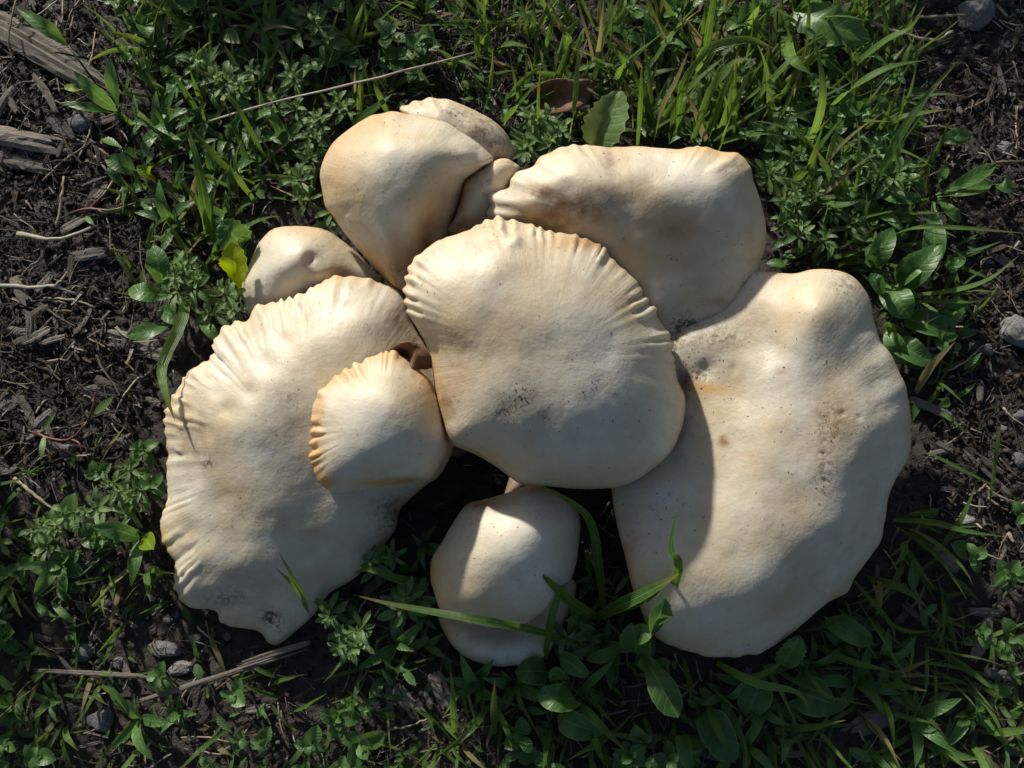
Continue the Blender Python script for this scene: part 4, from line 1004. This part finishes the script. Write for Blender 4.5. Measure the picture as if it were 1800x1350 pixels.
def tussock(px, py, n, mean, spread, Lr, label):  # tall grass added outside the frame to keep sun off the corners
    b = G(px, py); V, F, ve, tw, va = [], [], [], [], []
    for i in range(n):
        bb = b + np.array([random.gauss(0, .014), random.gauss(0, .012), 0])
        path = free_path(bb, rand_yaw(mean, spread), random.uniform(*Lr), random.uniform(1.15, 1.5), random.uniform(.2, .9), n=8)
        v, f, e, w = ribbon(path, random.uniform(.003, .0065), prof_blade, fold=.3, across=2, twist=random.uniform(-1.4, 1.4), tipdry=.1, up=(random.uniform(-.7, .7), random.uniform(-.7, .7), 1))
        s = len(V); V += list(np.array(v) - b); F += [tuple(k + s for k in ff) for ff in f]; ve += e; tw += w; va += [random.random()] * len(v)
    o = link('added_shade_tussock', mesh_from('added_shade_tussock', V, F, M['grass'], True, {'vein': ve, 'tipw': tw, 'var': va}), None, b)
    tag(o, label, 'grass', 'tall grass tussocks added out of frame to cast shade')
for (x, y) in [(250,-170),(330,-190),(300,-260),(410,-210),(470,-170)]: tussock(x, y, 40, 110, 40, (.055, .09), 'tall grass tussock added out of frame behind the weathered plank to cast shade')
for (x, y) in [(-150,690),(-190,800),(-160,900),(-210,1000),(-230,1090)]: tussock(x, y, 40, 180, 40, (.06, .10), 'tall grass tussock added out of frame left of the ribbed cap to cast shade')
for (x, y) in [(1480,-230),(1580,-220)]: tussock(x, y, 34, 70, 40, (.06, .09), 'tall grass tussock added out of frame behind the flat toothed leaf to cast shade')

def fill_leaves(label, poly, n, size, mats='weed'):
    xs = [p[0] for p in poly]; ys = [p[1] for p in poly]
    V, F, ve, tw, va = [], [], [], [], []
    c = 0; tries = 0
    while c < n and tries < n * 8:
        tries += 1
        q = (random.uniform(min(xs), max(xs)), random.uniform(min(ys), max(ys)))
        if not inpoly(q, poly) or blocked(q): continue
        b = G(q[0], q[1], random.uniform(.5, 7)); L = random.uniform(*size)
        path = free_path(b, random.uniform(0, 6.28), L, random.uniform(-.2, .8), random.uniform(.2, 1.0), n=6)
        if not clear_of_caps(path): continue
        v, f, e, w = ribbon(path, L * random.uniform(.22, .6), random.choice((prof_oval, prof_spoon, prof_lance)), fold=.3, across=2, up=(random.uniform(-.6, .6), random.uniform(-.6, .6), 1))
        s = len(V); V += list(v); F += [tuple(i + s for i in ff) for ff in f]; ve += e; tw += w; va += [random.random()] * len(v); c += 1
    o = link('ground_cover', mesh_from('ground_cover', V, F, M[mats], True, {'vein': ve, 'tipw': tw, 'var': va}))
    tag(o, label, 'ground cover', None, 'stuff')
fill_leaves('small leaves covering the soil in the dense turf beyond the blotched cap', P_TR, 200, (.004, .015))
fill_leaves('small dark leaves covering the shaded soil left of the domed cap', P_TL, 110, (.004, .016))
fill_leaves('few small leaves on the soil around the curled brown leaf', P_TM, 60, (.003, .009))
fill_leaves('small leaves on the soil below the largest cap', P_BR, 50, (.004, .014))
fill_leaves('small leaves on the soil around the egg-shaped cap', P_BM, 55, (.004, .015))
fill_leaves('small leaves on the soil of the lower left', P_BL, 30, (.003, .012))
fill_leaves('small leaves on the soil beside the largest cap', P_R, 50, (.004, .013))

# ------------------------------------------------------------------ litter: wood, straw, stones, crumbs
def chip_mesh(seed, L=1.0, w=0.22, th=0.08, n=12, m=6):
    """splintered sliver of wood, unit length along x"""
    R = random.Random(seed); V, F = [], []
    e0 = [R.uniform(0, .12) for _ in range(m + 1)]; e1 = [R.uniform(0, .2) for _ in range(m + 1)]
    ridge = [R.uniform(-.5, 1.0) for _ in range(m + 1)]
    bend = R.uniform(-.06, .06); arch = R.uniform(-.03, .06)
    for lay in (1, 0):
        for i in range(n + 1):
            t = i / n
            for j in range(m + 1):
                v = j / m - .5
                x = -.5 + e0[j] + (1 - e0[j] - e1[j]) * t
                ww = w * (1 - .35 * abs(2 * t - 1) ** 3) * (1 + .15 * noise.noise(Vector((t * 5, seed, lay))))
                y = v * ww + bend * math.sin(t * 3.1)
                z = arch * math.sin(t * math.pi) + (th * (.6 + .35 * ridge[j] + .25 * noise.noise(Vector((t * 7, v * 6, seed)))) if lay else 0)
                if lay and j in (0, m): z *= .45
                V.append((x * L, y, z))
    k = (n + 1) * (m + 1)
    for i in range(n):
        for j in range(m):
            a = i * (m + 1) + j
            F.append((a, a + m + 1, a + m + 2, a + 1)); F.append((k + a, k + a + 1, k + a + m + 2, k + a + m + 1))
    for i in range(n):
        a = i * (m + 1); F.append((a, k + a, k + a + m + 1, a + m + 1)); a += m; F.append((a, a + m + 1, k + a + m + 1, k + a))
    for j in range(m):
        a = j; F.append((a, a + 1, k + a + 1, k + a)); a = n * (m + 1) + j; F.append((a, k + a, k + a + 1, a + 1))
    return V, F
CH = []
for s in range(9):
    V, F = chip_mesh(s, 1, random.uniform(.16, .34), random.uniform(.05, .11), 10 if s < 8 else 26, 5 if s < 8 else 9)
    CH.append(mesh_from('wood_chip', V, F, M['wood'], False))

def chip(p0, p1, wpx, label, group=None, lift=1.0, k=None, name='wood_chip', cat='wood chip', mat=None):
    a, b = G(*p0, lift), G(*p1, lift)
    L = np.linalg.norm(b - a); c = (a + b) / 2
    me = CH[random.randrange(8)] if k is None else CH[k]
    o = link(name, me)
    ys = [v.co.y for v in me.vertices]; w0 = max(ys) - min(ys)
    d = b - a; yaw = math.atan2(d[1], d[0]); pit = math.asin(max(-1, min(1, d[2] / L)))
    sw = wpx * .25e-3 / w0
    o.matrix_world = Matrix.Translation(Vector(c)) @ Matrix.Rotation(yaw, 4, 'Z') @ Matrix.Rotation(-pit, 4, 'Y') @ Matrix.Rotation(random.uniform(-.25, .25), 4, 'X') @ Matrix.Diagonal((L, sw, min(sw, L) * .9, 1))
    if mat:
        o.data = me.copy(); o.data.materials.clear(); o.data.materials.append(M[mat])
    tag(o, label, cat, group)
    return o

chip((-60,10),(215,172), 66, 'weathered plank of splintered wood in the upper corner by the lance leaves', k=8, name='wood_plank', cat='wood', mat='pale_wood')
chip((-50,225),(118,260), 42, 'pale splintered bark slab lying across the left soil', lift=3, mat='pale_wood')
chip((-40,268),(105,303), 28, 'charred grey-blue wood slab beside the pale splintered bark', lift=2)
chip((188,585),(316,640), 34, 'grey bark chip under the oval leaf left of the ribbed cap', mat='pale_wood')
chip((58,130),(105,205), 16, 'narrow pale stick leaning above the bark slab', lift=6, mat='pale_wood')
chip((100,205),(130,245), 16, 'short bleached splinter beside the bark slab', lift=5)
chip((0,720),(48,690), 40, 'dark curled bark piece at the edge of the left soil')
chip((1385,1260),(1375,1300), 60, 'broad grey wood chunk in the shade below the largest cap')
chip((1600,1230),(1490,1290), 40, 'rotten dark wood chunk among the lower right grass')
chip((1740,1080),(1705,1170), 26, 'splintered grey chip standing among the lower right litter', lift=4)
chip((1752,1110),(1748,1180), 10, 'thin splinter beside the splintered grey chip', lift=4)
chip((760,1180),(790,1245), 34, 'grey wood flake below the low rounded lobe')
chip((690,1200),(745,1260), 30, 'split brown wood chip among litter below the egg-shaped cap')
chip((680,1190),(690,1280), 14, 'narrow upright wood splinter among litter below the egg-shaped cap')
chip((1595,700),(1672,732), 18, 'bleached curled chip beside the largest cap', lift=3)
chip((1645,780),(1692,816), 10, 'pale splinter pair on the stony soil')
chip((1690,790),(1785,880), 13, 'long pale splinter slanting over the stony soil')
chip((1100,60),(1130,130), 14, 'brown stub of stalk in the grass beyond the caps')
chip((750,50),(765,20), 14, 'short grey stub of stalk above the long pale twig', lift=4)

WR = 'loose wood chips'
def scatter_chips(n, poly, Lr, label):
    xs = [p[0] for p in poly]; ys = [p[1] for p in poly]; c = 0
    while c < n:
        q = (random.uniform(min(xs), max(xs)), random.uniform(min(ys), max(ys)))
        if not inpoly(q, poly): continue
        a = random.uniform(0, math.pi); L = random.uniform(*Lr) / 2
        e = [(q[0] + s * L * math.cos(a), q[1] + s * L * math.sin(a)) for s in (-1, 1)]
        if blocked(q) or blocked(e[0]) or blocked(e[1]): continue
        repeat(chip(e[0], e[1], L * random.uniform(.25, .75), label, WR, lift=random.uniform(1.0, 4.0)), 'small loose wood chip', *q); c += 1
P_LS = [(-20,-20),(170,-20),(230,250),(330,420),(230,560),(280,700),(230,800),(-20,860)]
P_RS = [(1600,-20),(1830,-20),(1830,1000),(1700,1000),(1620,860),(1640,500)]
scatter_chips(110, P_LS, (16, 70), 'small dark wood chip scattered on the left soil')
scatter_chips(30, P_RS, (18, 60), 'small dark wood chip scattered on the stony soil')
scatter_chips(22, P_BM, (20, 70), 'small dark wood chip in the litter around the egg-shaped cap')
scatter_chips(26, P_TM, (20, 70), 'small dark wood chip in the litter around the curled brown leaf')
scatter_chips(30, P_BR, (20, 70), 'small dark wood chip in the grass below the largest cap')
scatter_chips(22, [(150,960),(320,1000),(520,1150),(620,1340),(60,1340),(60,1130)], (18, 60), 'small dark wood chip in the lower left litter')

def straw(pts, wpx, label, group=None, name='straw', mat='straw', cat='straw', ns=6):
    path = pxpath(pts, 12)
    path[:, 2] += np.array([noise.noise(Vector((k * .9, pts[0][0], 0))) * .0006 for k in range(12)])
    path[1:-1, :2] += rng.normal(0, wpx * .02e-3 + .00006, (10, 2))
    off = path[0]
    V, F = tube(path, wpx * .125e-3, wpx * .09e-3, ns)
    V = np.array(V); cs = np.repeat(path, ns, 0); V = cs + (V - cs) * np.repeat(rng.uniform(.7, 1.25, 12), ns)[:, None] * np.array([1, 1, .6])
    o = link(name, mesh_from(name, np.array(V) - off, F, M[mat], True), None, off)
    tag(o, label, cat, group); return o
straw([(340,222,6),(460,185,22),(600,152,30),(720,122,30),(835,92,24)], 5.5, 'long thin pale twig running past the dusty greyish cap', name='twig', cat='twig', mat='twig')
straw([(450,300,5),(500,255,8),(520,245,8)], 6, 'short pale twig in the shade beside the domed cap', name='twig', cat='twig')
straw([(-20,500,4),(60,505,6),(95,503,6),(136,518,4)], 8, 'forked bleached straw on the left soil', name='straw', mat='twig')
straw([(95,503,6),(108,492,7),(118,478,8)], 6, 'side prong of the forked bleached straw')
chip((215,1242),(545,1136), 11, 'long pale straw lying below the broad ribbed cap', lift=8, name='straw', cat='straw', mat='pale_wood')
chip((50,1178),(285,1190), 9, 'weathered straw meeting the long pale straw in the lower left', lift=5, name='straw', cat='straw', mat='pale_wood')
chip((420,1168),(548,1128), 12, 'thick broken straw end below the broad ribbed cap', lift=11, name='straw', cat='straw', mat='pale_wood')
straw([(25,840,4),(60,870,6),(100,900,5)], 7, 'pale bent straw in the left soil near the weeds')
straw([(30,410,4),(100,420,6),(165,398,6)], 9, 'yellowish flat straw on the left soil')
straw([(100,400,4),(108,350,6),(112,310,6)], 7, 'upright brown straw on the left soil')
straw([(25,110,6),(15,60,10),(28,0,12)], 6, 'thin stalk crossing the weathered plank', name='straw')
straw([(1500,25,8),(1560,50,10),(1640,70,8),(1675,55,8)], 8, 'grey bent stalk near the grey rock')
straw([(1610,30,6),(1660,28,7),(1705,25,6)], 6, 'straight pale straw below the grey rock')
straw([(1750,285,5),(1775,284,6),(1810,282,5)], 6, 'pale straw beside the spoon-leaved rosette')
straw([(1610,225,5),(1650,222,8),(1695,233,8),(1700,235,8)], 5, 'fine stalk running between two oval leaves')
SG = 'loose dry straws'
def scatter_straw(n, poly, Lr, label, mat='straw'):
    xs = [p[0] for p in poly]; ys = [p[1] for p in poly]; c = 0; tr = 0
    while c < n and tr < n * 20:
        tr += 1
        q = (random.uniform(min(xs), max(xs)), random.uniform(min(ys), max(ys)))
        if not inpoly(q, poly): continue
        a = random.uniform(0, math.pi * 2); L = random.uniform(*Lr)
        e = (q[0] + L * math.cos(a), q[1] + L * math.sin(a)); m_ = (q[0] + L * .5 * math.cos(a + .12), q[1] + L * .5 * math.sin(a + .12))
        if blocked(q) or blocked(e) or blocked(m_): continue
        z = [1000 * gz(*W(*k, 0)[:2]) + random.uniform(1, 3.5) for k in (q, m_, e)]
        repeat(straw([(*q, z[0]), (*m_, z[1] + .8), (*e, z[2])], random.uniform(1.6, 5.5), label, SG, mat=mat, ns=5), 'loose dry straw', *m_); c += 1
scatter_straw(50, P_LS, (30, 110), 'dry straw scattered on the left soil')
scatter_straw(30, P_RS, (25, 90), 'dry straw scattered on the stony soil')
scatter_straw(58, P_TM, (30, 110), 'dry straw in the litter around the curled brown leaf')
scatter_straw(26, P_BM, (25, 80), 'dry straw in the litter around the egg-shaped cap')
scatter_straw(34, P_BR, (25, 90), 'dry straw in the grass below the largest cap')
scatter_straw(30, [(150,960),(320,1000),(520,1150),(620,1340),(60,1340),(60,1130)], (25, 100), 'dry straw in the lower left litter')
scatter_straw(16, P_TR, (30, 90), 'dry straw in the dense turf beyond the blotched cap')

# red-stemmed sprouts
def red_sprout(label, base, stems, leaves):
    b = G(*base); root = empty('red_stem_sprout', b); tag(root, label, 'sprout', 'red-stemmed sprouts')
    for pts, w in stems:
        V, F = tube(pxpath(pts, 9), w * .125e-3, w * .08e-3, 6)
        link('stem', mesh_from('stem', np.array(V) - b, F, M['red_stem'], True), root)
    for (p0, p1, w) in leaves:
        p = pxpath([p0, ((p0[0] + p1[0]) / 2, (p0[1] + p1[1]) / 2, (p0[2] + p1[2]) / 2 + 2), p1], 8)
        leaf_obj('leaf', root, b, p, w * .25e-3, prof_lance, M['pale_weed'], across=2)
red_sprout('red branching stems on the soil below the bark slab', (200,315), [([(205,310,2),(185,340,7),(160,365,6),(130,395,3)], 9), ([(125,375,3),(155,367,7),(195,370,9),(245,355,7)], 7), ([(160,365,6),(178,372,9),(190,380,8)], 6), ([(235,335,4),(215,358,7),(205,370,6)], 7)], [((150,380,6),(165,395,12),10)])
red_sprout('red-stemmed sprout with narrow leaves on the left soil', (105,770), [([(60,760,3),(90,772,6),(125,772,8),(155,740,10)], 8), ([(125,772,8),(140,780,10),(143,795,10)], 5), ([(155,740,10),(165,710,14),(168,690,16)], 6)], [((165,728,12),(200,697,22),15),((78,765,8),(72,808,12),12),((75,755,8),(98,725,14),10),((155,735,12),(152,720,16),8)])

# curled dead leaf and the papery scrap between the caps
def dead_leaf(label, base, pts, wpx, up=(0, -.5, 1), curl=.8, n=14):
    b = G(*base); path = pxpath(pts, n)
    V, F, ve, tw = ribbon(path, wpx * .25e-3, prof_broad, fold=curl, across=8, up=up, wavy=.30, seed=3.3)
    o = link('dead_leaf', mesh_from('dead_leaf', np.array(V) - b, F, M['dead_leaf'], True, {'var': [0.0] * len(V)}), None, b)
    sm = o.modifiers.new('thickness', 'SOLIDIFY'); sm.thickness = 0.0003
    tag(o, label, 'dead leaf')
dead_leaf('curled brown dead leaf behind the blotched cap', (1000,170), [(940,178,4),(975,168,9),(1010,164,11),(1050,148,8)], 62, curl=.9)
dead_leaf('crumpled tan scrap of dead leaf wedged beside the small ochre-edged cap', (735,640), [(700,628,50),(725,625,62),(762,645,58)], 50, curl=.5)

# stones
def stone_mesh(seed, sub=3):
    import bmesh
    R = random.Random(seed); bm = bmesh.new(); bmesh.ops.create_icosphere(bm, subdivisions=sub, radius=1)
    pl = []
    for _ in range(14):
        v = Vector((R.gauss(0, 1), R.gauss(0, 1), R.gauss(0, 1))).normalized(); pl.append((v, R.uniform(.55, .95)))
    for v in bm.verts:
        d = v.co.normalized(); r = 1.0
        for nrm, h in pl:
            k = d.dot(nrm)
            if k > .05: r = min(r, h / k)
        r *= 1 + .11 * noise.fractal(d * 3.5 + Vector((seed, 0, 0)), 1, 2, 3)
        v.co = d * r
    me = bpy.data.meshes.new('stone'); bm.to_mesh(me); bm.free(); me.materials.append(M['stone'])
    return me
ST = [stone_mesh(s) for s in range(8)]
def stone(px, py, wpx, hpx, label, group=None, k=None, zs=.6, yaw=None, sink=.35):
    b = G(px, py); o = link('stone', ST[random.randrange(8)] if k is None else ST[k])
    sx, sy = wpx * .125e-3, hpx * .125e-3; sz = min(sx, sy) * zs
    o.location = b + np.array([0, 0, sz * (1 - sink) - .001]); o.scale = (sx, sy, sz); o.rotation_euler = (0, 0, random.uniform(-.5, .5) if yaw is None else yaw)
    tag(o, label, 'stone', group)
    if group == 'small pebbles': repeat(o, 'small pebble', px, py)
stone(1715,25, 95, 80, 'large grey rock in the dark soil by the straight straw', k=0)
stone(1795,590, 95, 85, 'large pale grey rock half buried beside the small white pebble', k=1)
stone(1680,548, 38, 50, 'rounded grey stone beside the broad glossy leaves', k=2)
stone(1733,615, 32, 30, 'small white pebble between the grey rocks', k=3, zs=.8)
stone(1762,264, 38, 36, 'light angular stone beside the spoon-leaved rosette', k=4)
stone(1770,78, 36, 20, 'small flat white stone under the large grey rock', k=5)
stone(1732,122, 28, 24, 'small grey stone below the flat white stone', k=6)
stone(1790,805, 30, 40, 'grey stone beside the long pale splinter', k=2)
stone(1790,730, 36, 26, 'grey stone above the long pale splinter', k=7)
stone(1700,915, 44, 34, 'dull grey stone over the bright blade below the largest cap', k=0)
stone(1650,118, 30, 26, 'grey stone beside the bent stalk near the grey rock', k=3)
stone(1708,432, 26, 28, 'small grey stone under the long straw-coloured blade', k=5)
stone(1655,180, 16, 18, 'tiny pale stone beside the oval leaves', k=1)
stone(1780,140, 16, 18, 'tiny white stone right of the small grey stone', k=4)
stone(292,1140, 62, 42, 'shiny dark grey stone below the broad ribbed cap', k=1)
stone(345,1122, 26, 28, 'round speckled stone beside the shiny dark stone', k=2, zs=.8)
stone(320,1175, 66, 34, 'flat grey stone half under the long pale straw', k=6)
stone(180,1265, 56, 54, 'bluish grey stone in the lower left shade', k=3)
stone(210,1165, 26, 26, 'small dark stone above the weathered straw', k=5)
stone(148,1145, 46, 42, 'dull rounded stone in the lower left shade', k=7)
stone(120,790, 40, 36, 'dark clod-like stone on the left soil by the red-stemmed sprout', k=0)
stone(1712,1212, 30, 30, 'speckled grey stone among the lower right grass', k=4)
stone(145,215, 60, 46, 'dark grey stone beside the bleached splinter', k=2)
for lab, pts in [('small pebble scattered on the stony soil', [(1690,-5),(1745,200),(1765,170),(1700,260),(1690,330),(1720,320),(1670,620),(1770,490),(1790,540),(1740,560),(1660,450),(1750,350),(1710,690),(1745,660),(1790,660),(1750,770),(1700,760),(1660,860),(1780,960),(1730,960),(1690,1040),(1640,960),(1790,20),(1670,90),(1720,165),(1640,140),(1775,215),(1790,330),(1740,460),(1720,870)]),
                 ('small pebble scattered on the left soil', [(145,645),(175,690),(180,530),(40,560),(200,600),(95,520),(60,640),(25,480),(230,420),(170,470),(85,580),(170,760),(195,775),(30,700),(120,850)]),
                 ('small pebble scattered in the lower left shade', [(295,1090),(310,1080),(190,1060),(155,1062),(400,1120),(420,1150),(350,1265),(290,1280),(260,1190),(340,1300),(235,1100),(130,1200),(380,1150),(270,1050)])]:
    for (x, y) in pts:
        if not blocked((x, y)): stone(x, y, random.uniform(9, 22), random.uniform(9, 20), lab, 'small pebbles', zs=.75)

for _ in range(46):
    x, y = random.uniform(1640, 1800), random.choice((random.uniform(0, 330), random.uniform(420, 1000)))
    stone(x, y, random.uniform(8, 24), random.uniform(8, 20), 'small pebble scattered on the stony soil', 'small pebbles', zs=.75)
# crumbs of soil and dead plant fibre: uncountable
def crumbs(label, n, poly, smin, smax):
    import bmesh
    bm = bmesh.new(); bmesh.ops.create_icosphere(bm, subdivisions=1, radius=1)
    bv = np.array([v.co[:] for v in bm.verts]); bf = [tuple(v.index for v in f.verts) for f in bm.faces]; bm.free()
    V, F, va = [], [], []
    xs = [p[0] for p in poly]; ys = [p[1] for p in poly]; c = 0
    while c < n:
        q = (random.uniform(min(xs), max(xs)), random.uniform(min(ys), max(ys)))
        if not inpoly(q, poly) or blocked(q): continue
        s = math.exp(random.uniform(math.log(smin), math.log(smax))) * .25e-3 / 2
        p = G(*q) + np.array([0, 0, s * .3])
        R = np.array(Matrix.Rotation(random.uniform(0, 6.3), 3, Vector((random.random(), random.random(), random.random() + .1)).normalized()))
        k = bv * (1 + rng.uniform(-.4, .4, (len(bv), 1))) * rng.uniform(.6, 1.3, (1, 3)) * s
        b0 = len(V); V += list(k @ R.T + p); F += [tuple(i + b0 for i in f) for f in bf]; va += [random.random()] * len(bv); c += 1
    o = link('soil_crumbs', mesh_from('soil_crumbs', V, F, M['crumb'], True, {'var': va})); tag(o, label, 'soil', None, 'stuff')
ALL = [(-60,-60),(1860,-60),(1860,1410),(-60,1410)]
crumbs('crumbs of dark soil over the whole ground', 6000, ALL, 2, 14)
crumbs('coarse crumbs on the left soil', 3600, P_LS, 2, 15)
crumbs('coarse crumbs on the stony soil', 2600, P_RS, 2, 15)

def fibres(label, n, poly, Lr, wr):
    V, F, va = [], [], []
    xs = [p[0] for p in poly]; ys = [p[1] for p in poly]; c = 0
    while c < n:
        q = (random.uniform(min(xs), max(xs)), random.uniform(min(ys), max(ys)))
        if not inpoly(q, poly) or blocked(q): continue
        L = math.exp(random.uniform(math.log(Lr[0]), math.log(Lr[1])))
        path = free_path(G(q[0], q[1], random.uniform(.5, 2.5)), random.uniform(0, 6.28), L, random.uniform(-.1, .4), random.uniform(0, .6), n=5, wob=.25)
        if not clear_of_caps(path): continue
        w = random.uniform(*wr)
        v, f, e, t_ = ribbon(path, w, lambda t: 1 - .5 * t, fold=.5, across=2, up=(random.uniform(-.8, .8), random.uniform(-.8, .8), 1))
        s = len(V); V += list(v); F += [tuple(i + s for i in ff) for ff in f]; va += [random.random()] * len(v); c += 1
    o = link('plant_litter', mesh_from('plant_litter', V, F, M['fibre'], False, {'var': va})); tag(o, label, 'litter', None, 'stuff')
fibres('dark dead plant fibres over the whole ground', 2000, ALL, (.003, .014), (.0003, .0011))
fibres('dead plant fibres and bark shreds on the left soil', 420, P_LS, (.002, .026), (.0002, .0016))
fibres('curled shreds of bark on the left soil', 200, P_LS, (.002, .010), (.0008, .0028))
fibres('curled shreds of bark on the stony soil', 200, P_RS, (.002, .008), (.0008, .0022))
fibres('curled shreds of bark around the curled brown leaf', 150, P_TM, (.003, .010), (.0010, .0026))
fibres('fine dry bents lying on the left soil', 420, P_LS, (.006, .024), (.0002, .0006))
fibres('dead plant fibres on the stony soil', 500, P_RS, (.003, .012), (.0003, .0010))
fibres('dead plant fibres around the curled brown leaf', 600, P_TM, (.004, .018), (.0003, .0013))
fibres('dead plant fibres in the litter around the egg-shaped cap', 500, P_BM, (.004, .016), (.0003, .0013))
fibres('fine dry hay between the egg-shaped cap and the largest cap', 160, [(1030,890),(1080,890),(1110,1010),(1120,1060),(1060,1050),(1030,1000)], (.006, .014), (.0002, .0005))

label_repeats()
